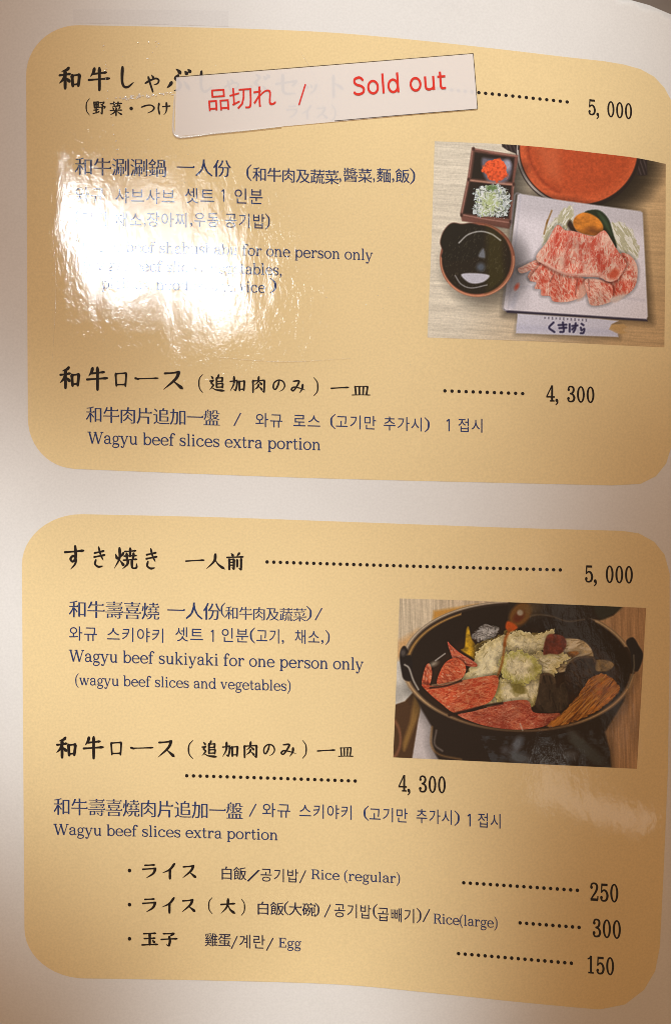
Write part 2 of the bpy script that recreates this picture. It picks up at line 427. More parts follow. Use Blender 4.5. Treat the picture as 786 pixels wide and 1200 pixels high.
LAT = {
 'n': (_n(14, 46), 60), 'h': (_n(14, 46) + _st(14, 0, 72) + _sf(14, 68, 9, 0), 60),
 'u': (_st(14, 14, X) + _sf(14, X - 4, 9, 3) + _cv([(14, 18), (18, 6), (28, 2.5), (38, 5), (45, 14)], [TH, 7, 6, 5, 3]) + _st(46, 0, X) + _sf(46, 0, 0, 9) + _sf(46, X - 4, 9, 0), 60),
 'i': (_st(15, 0, X) + _sf(15, 0, 10, 10) + _sf(15, X - 4, 10, 0) + [disc((14, 64), 5.6)], 31),
 'l': (_st(15, 0, 72) + _sf(15, 0, 10, 10) + _sf(15, 68, 10, 0), 31),
 'k': (_st(14, 0, 72) + _sf(14, 0) + _sf(14, 68, 9, 0) + _ln(16, 20, 44, 46, 4.5) + _ln(25, 29, 47, 2, TH) + _sf(44, X - 4, 9, 9) + _sf(48, 0, 9, 9), 60),
 'r': (_st(14, 0, X) + _sf(14, 0, 9, 11) + _sf(14, X - 4, 9, 0) + _cv([(17, 30), (24, 42), (34, 46), (40, 42)], [3, 5, 6, 6]) + [disc((39.5, 40.5), 5.5)], 46),
 'o': (_arc(28, 24, 26, 25, 0, 360, n=30), 56),
 'e': (_arc(28, 24, 25, 25, 5, 305, n=26) + _ln(8, 25.5, 53, 25.5, 4) + _cv([(52, 27), (51.5, 30), (50, 34)], [4.5, 5, 6]) + _cv([(41, 3.2), (48, 7), (52, 13)], [5, 3.6, 2.4]), 55),
 'c': (_arc(28, 24, 25, 25, 48, 318, n=24) + [disc((43, 38.5), 5.8)] + _cv([(44, 5), (48, 8), (51, 14)], [4.4, 3.4, 2.4]), 53),
 'a': (_cv([(9, 36), (14, 44), (26, 47), (37, 43), (40, 32)], [7, 5, 5, 6.5, TH]) + [disc((11, 37), 5.5)] + _st(40, 8, 34) + _cv([(40, 10), (43, 3), (51, 3)], [TH, 5, 3.5]) + _cv([(40, 28), (24, 26), (11, 20), (10, 8), (20, 1.6), (32, 4), (40, 13)], [3.5, 4.5, 6, 8, 6, 4.5, 3.5]), 54),
 's': (_cv([(38, 38), (32, 45), (21, 46.5), (10, 42), (9, 33), (20, 26.5), (32, 22), (39, 14), (34, 4), (22, 1.5), (12, 4), (6, 13)], [3, 4, 4.5, 6.5, 8, 8.5, 8.5, 8, 6, 4.5, 4, 3]) + _ln(38.5, 46, 38.5, 33, 3) + _ln(6, 2, 6, 16, 3), 46),
 't': (_st(15, 9, 62, 8) + _sf(15, X - 4.5, 12, 17, 4.5) + _cv([(15, 11), (18, 3), (26, 2.2), (34, 8)], [8, 6, 4.5, 2.5]), 36),
 'f': (_st(15, 0, 56) + _sf(15, 0, 10, 12) + _sf(15, X - 4.5, 12, 16, 4.5) + _cv([(15, 54), (18, 66), (28, 71), (37, 67)], [TH, 6.5, 5, 6]) + [disc((36.5, 65.5), 5.2)], 38),
 'b': (_arc(33, 24, 24, 25, -160, 160, n=24) + _st(13, 0, 72) + _sf(13, 68, 9, 0), 59),
 'd': (_arc(27, 24, 24, 25, 20, 340, n=24) + _st(47, 0, 72) + _sf(47, 68, 9, 0) + _sf(47, 0, 0, 9), 61),
 'p': (_arc(34, 24, 24, 25, -160, 160, n=24) + _st(14, -20, X) + _sf(14, -20, 9, 10) + _sf(14, X - 4, 9, 0), 61),
 'g': (_arc(25, 31, 19, 18, 0, 360, 7.5, 4.2, n=22) + _cv([(17, 17), (10, 10), (13, 4), (27, 2), (42, -1), (45, -10), (36, -18), (22, -20), (9, -16), (8, -8), (16, 1)], [4, 4.5, 6, 8, 8, 6, 4.5, 4.5, 5.5, 5, 3.5]) + _cv([(39, 41), (44, 47), (51, 46)], [3.5, 4.5, 6]), 53),
 'v': (_ln(9, X, 27, 1, TH) + _ln(46, X, 28, 1, 4.3) + _sf(10, X - 4, 9, 9) + _sf(45, X - 4, 8, 8), 55),
 'y': (_ln(9, X, 28, 0, TH) + _cv([(47, X), (28, 0), (20, -17), (9, -17)], [4.3, 4.3, 5, 6]) + [disc((10, -15), 5)] + _sf(10, X - 4, 9, 9) + _sf(46, X - 4, 8, 8), 56),
 'x': (_ln(10, X, 45, 0, TH) + _ln(45, X, 10, 0, 4.3) + _sf(11, X - 4) + _sf(44, X - 4, 8, 8) + _sf(10, 0, 8, 8) + _sf(45, 0), 56),
 'W': (_ln(10, 68, 31, 0, 9.5) + _ln(50, 66, 31, 0, 4.5) + _ln(49, 68, 70, 0, 9.5) + _ln(92, 68, 70, 0, 4.5) + _sf(11, 64, 11, 11) + _sf(49, 64, 10, 8) + _sf(92, 64, 9, 9), 101),
 'w': (_ln(8, X, 24, 0, TH) + _ln(38, X - 1, 25, 0, 4.3) + _ln(37, X, 53, 0, TH) + _ln(70, X, 54, 0, 4.3) + _sf(9, X - 4, 9, 9) + _sf(37, X - 4, 8, 6) + _sf(69, X - 4, 8, 8), 78),
 'R': (_st(17, 0, 68, 9.5) + _sf(17, 0, 12, 12) + _sf(17, 64, 12, 10) + _cv([(20, 66), (42, 65.5), (54, 58), (53, 42), (40, 34), (20, 33.5)], [4, 5, 8, 9, 5, 4]) + _cv([(36, 34), (50, 22), (57, 6), (66, 2)], [5, 9, 9, 5]), 70),
 'E': (_st(17, 0, 68, 9.5) + _sf(17, 0, 12, 40, 4.4) + _sf(17, 63.6, 12, 38, 4.4) + _sf(17, 33, 0, 26, 4.2) + _ln(56, 1, 58, 18, 4) + _ln(54, 67, 54.5, 52, 4) + _ln(43, 26, 43, 44, 4), 64),
 ',': ([disc((12, 5), 6)] + _cv([(14, 5), (15, -5), (8, -13)], [7, 5, 2]), 25),
 '.': ([disc((12, 5), 6)], 25),
 '(': (_cv([(26, 76), (10, 52), (8, 28), (11, 4), (26, -18)], [3, 6.5, 8, 6.5, 3]), 32),
 ')': (_cv([(6, 76), (22, 52), (24, 28), (21, 4), (6, -18)], [3, 6.5, 8, 6.5, 3]), 32),
 '-': (_sf(18, 20, 12, 12, 6), 36), ' ': ([], 29), '/': (_ln(6, -10, 40, 74, 5.5), 44),
 # narrow Song numerals, one half-width each
 '#0': (_arc(25, 36, 19, 37, 0, 360, 8, 4, n=30), 50),
 '#1': (_st(26, 0, 72, 8) + _sf(26, 0, 13, 13, 4) + _cv([(25, 71), (19, 63), (11, 60)], [4, 4, 3]), 50),
 '#2': (_cv([(9, 55), (12, 67), (24, 71), (36, 66), (39, 53), (32, 36), (18, 18), (9, 5)], [7, 5, 4.5, 7, 8.5, 7, 4.5, 4]) + [disc((11, 54), 5.4)] + _sf(8, 0, 1, 34, 8) + _ln(42, 4, 43, 18, 3.5), 50),
 '#3': (_cv([(10, 57), (14, 68), (25, 71), (36, 65), (37, 52), (31, 42), (20, 38)], [6, 5, 4.5, 7, 8.5, 6, 4]) + _cv([(20, 38), (33, 34), (41, 20), (36, 6), (24, 1.5), (13, 4), (8, 15)], [4, 6, 9, 7, 4.5, 5, 6]) + [disc((12, 56), 5.2), disc((11, 16), 5.6)], 50),
 '#4': (_st(33, 0, 72, 8) + _ln(32, 71, 5, 21, 4) + _sf(4, 18, 0, 42, 4.5) + _sf(33, 0, 10, 11, 4), 50),
 '#5': (_ln(13, 70, 11, 35, 4) + _sf(12, 64, 0, 28, 7) + _cv([(11, 37), (22, 45), (34, 41), (41, 24), (36, 7), (24, 1.5), (13, 4), (8, 14)], [3.5, 4.5, 7, 9, 7, 4.5, 5, 6]) + [disc((11, 15), 5.4)], 50),
 '#,': ([disc((7, 5), 6.5)] + _cv([(10, 4), (11, -6), (3, -15)], [7, 5, 2]), 48),
 '# ': ([], 9),
 # light grotesque for the sold out label
 '~S': (_cv([(50, 57), (42, 65), (29, 67), (14, 61), (13, 48), (24, 39), (42, 33), (53, 22), (48, 8), (30, 2), (16, 4), (8, 11)], [8] * 12), 64),
 '~o': (_arc(31, 26, 26, 28, 0, 360, 8.2, 7.6, n=30), 63), '~l': (_st(14, 0, 76, 8.4), 29),
 '~d': (_arc(30, 26, 25, 28, 0, 360, 8.2, 7.6, n=30) + _st(52, 0, 76, 8.4), 65),
 '~u': (_st(13, 16, 53, 8.4) + _cv([(13, 18), (16, 7), (27, 2.5), (40, 5), (50, 13)], [8.4, 8, 7.6, 7, 6]) + _st(50, 0, 53, 8.4), 65),
 '~t': (_st(17, 12, 68, 8.4) + _sf(17, 46, 13, 22, 7) + _cv([(17, 13), (20, 5), (28, 3.2), (38, 4)], [8.4, 8, 7, 7]), 41),
 '~ ': ([], 36), '~1': (_st(27, 0, 70, 6) + _ln(26, 69, 14, 58, 5.5), 50),
}
def latin(ch):
    k = ('l', ch)
    if k not in _cache:
        P, adv = LAT[ch]
        V, T = cdt(P) if P else (np.zeros((0, 2)), np.zeros((0, 3), int))
        V = V / 100
        if P:
            T = ccw(V, T); f = (.014 if ch[0] == '#' else .009 if ch[0] == '~' else .0055); V = grow(V, T, lambda n: f)[0]
        _cache[k] = (V, T, adv / 100)
    return _cache[k]

# ------------------------------------------------------------------ lines of print
class Line:
    def __init__(s): s.V = []; s.T = []; s.n = 0
    def add(s, V, T):
        if len(T): s.V.append(V); s.T.append(T + s.n); s.n += len(V)
    def full(s, text, x0, x1, y, h, style, th=10.5, gap=1.0):
        """square characters filling x0..x1 (photo units), centred on y at x0, h high"""
        q = q_of(x0, y); n = len(text); pitch = (x1 - x0) / (n - 1 + gap) if n > 1 else x1 - x0
        for i, ch in enumerate(text):
            if ch == ' ': continue
            if style == 'kai':
                V, T = kai(ch, th); V = V - .5
                wd = (x1 - x0) if n == 1 else pitch * gap
            else:
                V, T = font_glyph(ch, style); V = V - np.array([.5, .375]); wd = pitch * 1.04
            cx = x0 + pitch * i + pitch * gap / 2
            s.add(np.stack([cx + V[:, 0] * wd, q - V[:, 1] * h], -1), T)
        return s
    def latin(s, text, x0, x1, base, h, pre=''):
        """serif text stretched to x0..x1, baseline at base where it starts, h = em"""
        q = q_of(x0, base); tot = sum(latin(pre + c)[2] for c in text); k = (x1 - x0) / tot; x = x0
        for c in text:
            V, T, a = latin(pre + c)
            if len(T): s.add(np.stack([x + V[:, 0] * k, q - V[:, 1] * h], -1), T)
            x += a * k
        return s
    def dots(s, x0, x1, y0, n, r=2.1):
        q = q_of(x0, y0)
        for i in range(n):
            x = x0 + (x1 - x0) * i / (n - 1); k = 10
            V = np.array([(x, q)] + disc((x, q), r, k)); T = np.array([(0, 1 + j, 1 + (j + 1) % k) for j in range(k)])
            s.add(V, T[:, ::-1])
        return s
    def build(s, name, mat, parent, off=0.00012, label=None):
        V = np.vstack(s.V); T = np.vstack(s.T)
        x, y = lay(V[:, 0], V[:, 1]); P = proj(x, y, off)
        # face up
        a, b, c = P[T[:, 0]], P[T[:, 1]], P[T[:, 2]]
        fl = np.cross(b - a, c - a)[:, 2] < 0
        T = T.copy(); T[fl] = T[fl][:, ::-1]
        return link(name, mesh_np(name, P, T, False), mat, parent, label)

# ------------------------------------------------------------------ the tabletop
def build_table():
    m, nt, p = base_mat('tabletop_wood', 0.0)
    tc = nt.nodes.new('ShaderNodeNewGeometry'); mp = nt.nodes.new('ShaderNodeMapping')
    mp.inputs['Scale'].default_value = (6, 60, 6)
    t = nt.nodes.new('ShaderNodeTexNoise'); t.inputs['Scale'].default_value = 3; t.inputs['Detail'].default_value = 6
    r = nt.nodes.new('ShaderNodeValToRGB')
    r.color_ramp.elements[0].color = (0.18, 0.145, 0.118, 1); r.color_ramp.elements[1].color = (0.28, 0.23, 0.195, 1)
    nt.links.new(tc.outputs['Position'], mp.inputs[0]); nt.links.new(mp.outputs[0], t.inputs['Vector'])
    nt.links.new(t.outputs['Fac'], r.inputs[0]); nt.links.new(r.outputs[0], p.inputs['Base Color'])
    z = -0.045
    V = [(-.6, -.6, z), (.6, -.6, z), (.6, .6, z), (-.6, .6, z)]
    o = link('tabletop', mesh_np('tabletop', V, [(0, 1, 2, 3)]), m)
    o['kind'] = 'structure'; o['label'] = 'grey brown tabletop showing past the curled page corner'; o['category'] = 'table'
build_table()

# ------------------------------------------------------------------ the menu page
MENU = thing('menu_page', 'glossy white menu sheet with two yellow panels, dish names, prices and food photos', 'menu')
def rounded(x0, y0, x1, y1, r, n=14, dens=8.0, rr=None):
    """rounded rectangle outline in layout units"""
    P = []
    for k, (cx, cy, a0) in enumerate(((x1 - r, y0 + r, -90), (x1 - r, y1 - r, 0), (x0 + r, y1 - r, 90), (x0 + r, y0 + r, 180))):
        P += [(cx + r * math.cos(math.radians(a0 + 90 * i / n)), cy + r * math.sin(math.radians(a0 + 90 * i / n))) for i in range(n + 1)]
    out = []
    for i in range(len(P)):
        a, b = np.array(P[i]), np.array(P[(i + 1) % len(P)])
        m = max(1, int(np.linalg.norm(b - a) / dens))
        out += [tuple(a + (b - a) * j / m) for j in range(m)]
    return np.array(out)
def inside(P, x, y):
    c = np.zeros(x.shape, bool); n = len(P)
    for i in range(n):
        (xa, ya), (xb, yb) = P[i], P[(i + 1) % n]
        if ya == yb: continue
        h = (ya > y) != (yb > y)
        c ^= h & (x < (xb - xa) * (y - ya) / (yb - ya) + xa)
    return c
def sheet(outline, step=9.0):
    """outline in layout units -> triangulated verts (layout units) with inner points"""
    P = np.asarray(outline); lo, hi = P.min(0), P.max(0)
    gx, gy = np.meshgrid(np.arange(lo[0] + step / 2, hi[0], step), np.arange(lo[1] + step / 2, hi[1], step))
    gx, gy = gx.ravel(), gy.ravel(); k = inside(P, gx, gy)
    for d in ((3, 0), (-3, 0), (0, 3), (0, -3)): k &= inside(P, gx + d[0], gy + d[1])
    vs = [Vector((float(a), float(b))) for a, b in P] + [Vector((float(a), float(b))) for a, b in zip(gx[k], gy[k])]
    r = delaunay_2d_cdt(vs, [], [list(range(len(P)))], 1, 1e-4)
    return np.array([(v[0], v[1]) for v in r[0]]), np.array(r[2], int)
def flat_print(name, outline, mat, parent, off, warp=True, label=None, thick=None):
    V, T = sheet(outline)
    x, y = lay(V[:, 0], V[:, 1]) if warp else (V[:, 0], V[:, 1])
    P = proj(x, y, off)
    a, b, c = P[T[:, 0]], P[T[:, 1]], P[T[:, 2]]
    fl = np.cross(b - a, c - a)[:, 2] < 0; T = T.copy(); T[fl] = T[fl][:, ::-1]
    if thick:
        n = len(P); P2 = P.copy(); P2[:, 2] -= thick
        ed = {}
        for t in T:
            for e in ((t[0], t[1]), (t[1], t[2]), (t[2], t[0])): ed[e] = 1
        side = []
        for (i, j) in ed:
            if (j, i) not in ed: side += [(j, i, i + n), (j, i + n, j + n)]
        T = np.vstack([T, T[:, ::-1] + n, np.array(side)]); P = np.vstack([P, P2])
    return link(name, mesh_np(name, P, T, not thick), mat, parent, label)
# the sheet itself: its upper right corner curls away and shows the table behind it
edge = [(-45, -70), (300, -62), (560, -40), (680, -16), (734, -1.2), (760, 6), (786, 17), (812, 34), (826, 60), (832, 110),
        (834, 300), (832, 700), (828, 1000), (822, 1180), (810, 1262), (500, 1262), (200, 1255), (-45, 1250)]
E2 = []
for i in range(len(edge)):
    a, b = np.array(edge[i], float), np.array(edge[(i + 1) % len(edge)], float); m = max(1, int(np.linalg.norm(b - a) / 9))
    E2 += [tuple(a + (b - a) * j / m) for j in range(m)]
flat_print('paper_sheet', E2, M_PAPER, MENU, 0.0, False, thick=0.0004)
def from_layout(pts):  # photo-unit outline of a panel -> already warped
    return pts
# panels: outlines measured on the sheet
def panel(pts):
    C = []
    for i in range(len(pts)):
        a, b = np.array(pts[i], float), np.array(pts[(i + 1) % len(pts)], float); m = max(1, int(np.linalg.norm(b - a) / 8))
        C += [tuple(a + (b - a) * j / m) for j in range(m)]
    return C
def corner(c, a0, rx, ry, n=12):
    return [(c[0] + rx * math.cos(math.radians(a0 + 90 * i / n)), c[1] + ry * math.sin(math.radians(a0 + 90 * i / n))) for i in range(n + 1)]
top1 = catmull([(92, 29.5), (200, 31.5), (300, 34), (393, 38.5), (493, 47.5), (593, 58.5), (660, 66.5), (706, 71.5)], 8)[1:]
bot1 = catmull([(726, 569), (640, 567), (393, 561), (250, 556), (88, 549.5)], 8)[1:]
P1 = corner((92, 88), 180, 61, 58.5) + [tuple(p) for p in top1] + [(730, 75.5), (750, 81), (766, 90), (778, 103), (787, 120), (791, 150), (791, 300), (789, 480), (787, 520), (780, 543), (768, 558), (750, 567)] \
    + [tuple(p) for p in bot1] + corner((88, 490), 90, 55, 59)[1:]
top2 = catmull([(96, 602.5), (250, 606), (393, 611), (600, 618.5), (728, 622)], 8)[1:]
bot2 = catmull([(706, 1182.5), (690, 1182), (600, 1173.5), (500, 1163), (393, 1153.5), (250, 1149), (96, 1146.5)], 8)[1:]
P2 = corner((96, 662), 180, 70, 59.5) + [tuple(p) for p in top2] + [(748, 625), (766, 635), (778, 650), (784, 672), (784, 760), (782, 900), (777, 1020), (772.5, 1110), (767, 1138), (754, 1160), (732, 1177)] \
    + [tuple(p) for p in bot2] + corner((100, 1088), 90, 71, 58.5)[1:]
flat_print('yellow_panel', panel(P1), M_PANEL, MENU, 0.00006, False)
flat_print('yellow_panel', panel(P2), M_PANEL, MENU, 0.00006, False)

M_FAINT = speckled('show_through', (228, 226, 225), 0.035)
flat_print('faint_print', panel([(86, 11), (180, 11.5), (268, 12.5), (268, 31), (180, 28.5), (86, 27)]), M_FAINT, MENU, 0.00004, False)
def L(): return Line()
K, C_, G = 'kai', 'ming', 'thin'
# upper panel
L().full('和', 68, 96, 91, 28, K).full('牛', 103, 129.5, 92, 28, K).full('し', 135, 161, 91, 28, K).full('ゃ', 169, 188, 96.5, 22, K) \
   .full('ぶ', 194, 224, 94, 30, K).full('し', 228, 252, 96, 28, K).full('ゃ', 262, 281, 101, 21, K).full('ぶ', 288, 316, 99, 28, K) \
   .full('セ', 322, 349, 99, 27, K).full('ッ', 355, 374, 102, 21, K).full('ト', 382, 406, 100, 27, K).build('dish_heading', M_INK, MENU)
L().full('（', 95, 109, 125, 20, K).full('野', 109, 124.5, 126, 17, K, 9.5).full('菜', 128.5, 144, 127, 17, K, 9.5).full('・', 147, 161, 127, 15, K) \
   .full('つ', 165, 182, 127, 15, K, 11).full('け', 184, 200, 127, 16, K, 11).full('ライス', 335, 384, 130, 17, K, 11, .85).full('）', 384, 400, 132, 20, K) \
   .build('side_dish_line', M_INK, MENU)
L().full('和牛涮涮鍋', 88, 195.5, 195, 23, C_).full('一人份', 207, 271, 196, 22, C_).latin('(', 288, 296, 208, 20) \
   .full('和牛肉及蔬菜', 296, 397, 204, 18, 'mingb').latin(',', 396, 401, 211, 20).full('醬菜', 402, 436, 204.5, 18, 'mingb').latin(',', 436, 440, 211, 20) \
   .full('麵', 441, 458, 205, 18, 'mingb').latin(',', 458, 463, 211, 20).full('飯', 463, 480, 205.5, 18, 'mingb').latin(')', 479, 487, 212, 20).build('description_line', M_BLUE, MENU)
L().full('와규', 88, 125, 228, 20, G).full('샤브샤브', 135, 207, 229, 20, G).full('셋트', 216, 253, 229, 20, G).latin('1', 257, 267, 236, 20, '~').full('인분', 274, 310, 229.5, 20, G).build('description_line', M_BLUE, MENU)
L().latin('(', 88, 94, 260, 19).full('고기', 95, 128, 256, 19, G).full('채소', 135, 168, 257, 19, G).latin(',', 168, 172, 263, 18).full('장아찌', 172, 222, 257, 19, G).latin(',', 222, 227, 263, 18) \
   .full('우동', 227, 258, 257, 19, G).full('공기밥', 263, 312, 258, 19, G).latin(')', 310, 317, 265, 19).build('description_line', M_BLUE, MENU)
L().latin('Wagyu beef shabushabu for one person only', 89, 437, 294.5, 18.5).build('description_line', M_BLUE, MENU)
L().latin('(wagyu beef slices, vegetables,', 98, 331, 316.5, 18.5).build('description_line', M_BLUE, MENU)
L().latin('pickles, noodles and rice ', 119, 316, 338, 18.5).latin(')', 315, 325, 340, 18.5).build('description_line', M_BLUE, MENU)
def extra_heading(dx, y, ys, xs):
    a = L()
    for ch, x0, x1, yy, h in xs: a.full(ch, x0, x1, yy, h, K, 10.5 if h > 21 else 9.8)
    a.build('dish_heading', M_INK, MENU)
extra_heading(0, 0, 0, [('和', 69, 95, 442, 28), ('牛', 101, 127, 443, 28), ('ロ', 133, 151, 444, 23), ('ー', 158, 186, 443, 20), ('ス', 189, 216, 445, 27), ('（', 226, 242, 449, 22),
   ('追', 245, 264, 449, 21), ('加', 269, 288, 450, 20), ('肉', 294, 312, 450.5, 20), ('の', 318, 335, 451, 18), ('み', 340, 359, 452, 19), ('）', 363, 380, 453, 22), ('一', 387, 409, 454, 20), ('皿', 412, 434, 456.5, 17)])
L().dots(521, 612, 458, 12).build('dotted_leader', M_INK, MENU)
L().latin('4, 300', 639, 697, 470, 26, '#').build('price', M_INK, MENU)
L().full('和牛肉片追加一盤', 101, 258, 485.5, 21, C_).latin('/', 273, 283, 497, 18).full('와규', 299, 333, 492, 18, G).full('로스', 343, 377, 493, 18, G).latin('(', 386, 394, 499, 18) \
   .full('고기만', 393, 442, 494, 18, G).full('추가시', 449, 497, 496, 18, G).latin(')', 496, 504, 503, 18).latin('1', 520, 531, 505, 20, '~').full('접시', 536, 568, 498, 18, G).build('description_line', M_BLUE, MENU)
L().latin('Wagyu beef slices extra portion', 103, 376, 519.5, 20).build('description_line', M_BLUE, MENU)
L().dots(513, 664, 104, 20).build('dotted_leader', M_INK, MENU)
L().latin('5, 000', 688, 741, 134, 27, '#').build('price', M_INK, MENU)
# lower panel
L().full('す', 75, 99, 653, 28, K).full('き', 108, 126, 653, 26, K).full('焼', 133, 161, 654, 27, K).full('き', 169, 187, 655, 26, K).full('一', 217, 240, 656.5, 20, K) \
   .full('人', 241, 264, 658, 20, K).full('前', 265, 286, 658, 21, K).build('dish_heading', M_INK, MENU)
L().dots(313, 656, 658.5, 45).build('dotted_leader', M_INK, MENU)
L().latin('5, 000', 684, 742, 682, 27, '#').build('price', M_INK, MENU)
L().full('和牛壽喜燒', 81, 187, 713.5, 22, C_).full('一人份', 196, 259, 715, 22, C_).latin('(', 258, 265, 720, 18).full('和牛肉及蔬菜', 264, 359, 718, 17, C_).latin(')', 358, 366, 724, 18).latin('/', 368, 378, 725, 17).build('description_line', M_BLUE, MENU)
L().full('와규', 81, 116, 742, 18.5, G).full('스키야키', 125, 195, 743, 18.5, G).full('셋트', 205, 240, 743, 18.5, G).latin('1', 245, 254, 752, 20, '~').full('인분', 259, 293, 744, 18.5, G).latin('(', 292, 300, 750, 19) \
   .full('고기', 300, 330, 745, 18.5, G).latin(',', 329, 334, 752, 18).full('채소', 345, 376, 746, 18.5, G).latin(',)', 375, 387, 752, 18).build('description_line', M_BLUE, MENU)
L().latin('Wagyu beef sukiyaki for one person only', 81, 426, 775, 20).build('description_line', M_BLUE, MENU)
L().latin('(wagyu beef slices and vegetables)', 88, 341, 802.5, 17.5).build('description_line', M_BLUE, MENU)
extra_heading(0, 0, 0, [('和', 65, 91, 875.5, 27), ('牛', 97, 122, 875.5, 27), ('ロ', 128, 145, 876.5, 22), ('ー', 153, 180, 876, 20), ('ス', 183, 206, 877, 25), ('（', 213, 231, 878, 22),
   ('追', 236, 255, 878, 21), ('加', 260, 280, 878.5, 20), ('肉', 284, 303, 878.5, 20), ('の', 307, 323, 878, 18), ('み', 328, 348, 878, 19), ('）', 350, 366, 878, 22), ('一', 371, 393, 879, 20), ('皿', 396, 414, 880, 17)])
L().dots(219, 416, 909, 26).build('dotted_leader', M_INK, MENU)
L().latin('4, 300', 466, 523, 927, 26, '#').build('price', M_INK, MENU)
L().full('和牛壽喜燒肉片追加一盤', 63, 285, 945, 22, C_).latin('/', 291, 301, 955, 18).full('와규', 307, 342, 949, 18.5, G).full('스키야키', 350, 415, 950, 18.5, G).latin('(', 425, 433, 958, 18) \
   .full('고기만', 432, 479, 954, 18.5, G).full('추가시', 487, 532, 956, 18.5, G).latin(')', 531, 539, 964, 18).latin('1', 545, 555, 968, 20, '~').full('접시', 559, 589, 961, 18.5, G).build('description_line', M_BLUE, MENU)
L().latin('Wagyu beef slices extra portion', 63, 326, 978, 18.5).build('description_line', M_BLUE, MENU)
L().full('・', 145, 159, 1020, 15, K).full('ライス', 166, 231, 1020, 19, K, 12, .82).build('side_dish_line', M_INK, MENU)
L().full('白飯', 258, 289, 1023, 17, 'mingb').latin('/', 288, 305, 1031, 16).full('공기밥', 305, 351, 1025, 17.5, 'thin').latin('/', 350, 359, 1033, 18).build('description_line', M_BLACK2, MENU)
L().latin('Rice (regular)', 364, 469, 1030, 16.5).build('description_line', M_BLUE, MENU)
L().dots(543, 676, 1034.5, 18).build('dotted_leader', M_INK, MENU)
L().latin('250', 690, 725, 1055, 27, '#').build('price', M_INK, MENU)
L().full('・', 145, 159, 1060, 15, K).full('ライス', 166, 230, 1060, 19, K, 12, .82).full('（', 238, 253, 1061, 20, K).full('大', 258, 276, 1062, 19, K, 12).full('）', 279, 293, 1063, 20, K).build('side_dish_line', M_INK, MENU)
L().full('白飯', 300, 333, 1064, 17, 'mingb').latin('(', 332, 339, 1069, 17).full('大碗', 338, 370, 1065, 17, 'mingb').latin(')', 368, 375, 1071, 17).latin('/', 379, 388, 1073, 18).full('공기밥', 391, 436, 1066.5, 18, 'thin') \
   .latin('(', 436, 443, 1073, 18).full('곱빼기', 442, 488, 1071, 18, 'thin').latin(')/', 487, 504, 1078, 18).build('description_line', M_BLACK2, MENU)
L().latin('Rice(large)', 507, 583, 1082, 16.5).build('description_line', M_BLUE, MENU)
L().dots(609, 678, 1081.5, 10).build('dotted_leader', M_INK, MENU)
L().latin('300', 693, 728, 1097.5, 27, '#').build('price', M_INK, MENU)
L().full('・', 145, 159, 1100, 15, K).full('玉子', 166, 208, 1100, 18, K, 12, .85).build('side_dish_line', M_INK, MENU)
L().full('雞蛋', 240, 271, 1101, 17, 'mingb').latin('/', 270, 279, 1110, 18).full('계란', 280, 312, 1103, 18, 'thin').latin('/', 311, 321, 1112, 18).build('description_line', M_BLACK2, MENU)
L().latin('Egg', 326, 353, 1110, 16.5).build('description_line', M_BLUE, MENU)
L().dots(537, 669, 1117.5, 18).build('dotted_leader', M_INK, MENU)
L().latin('150', 686, 720, 1140, 26, '#').build('price', M_INK, MENU)

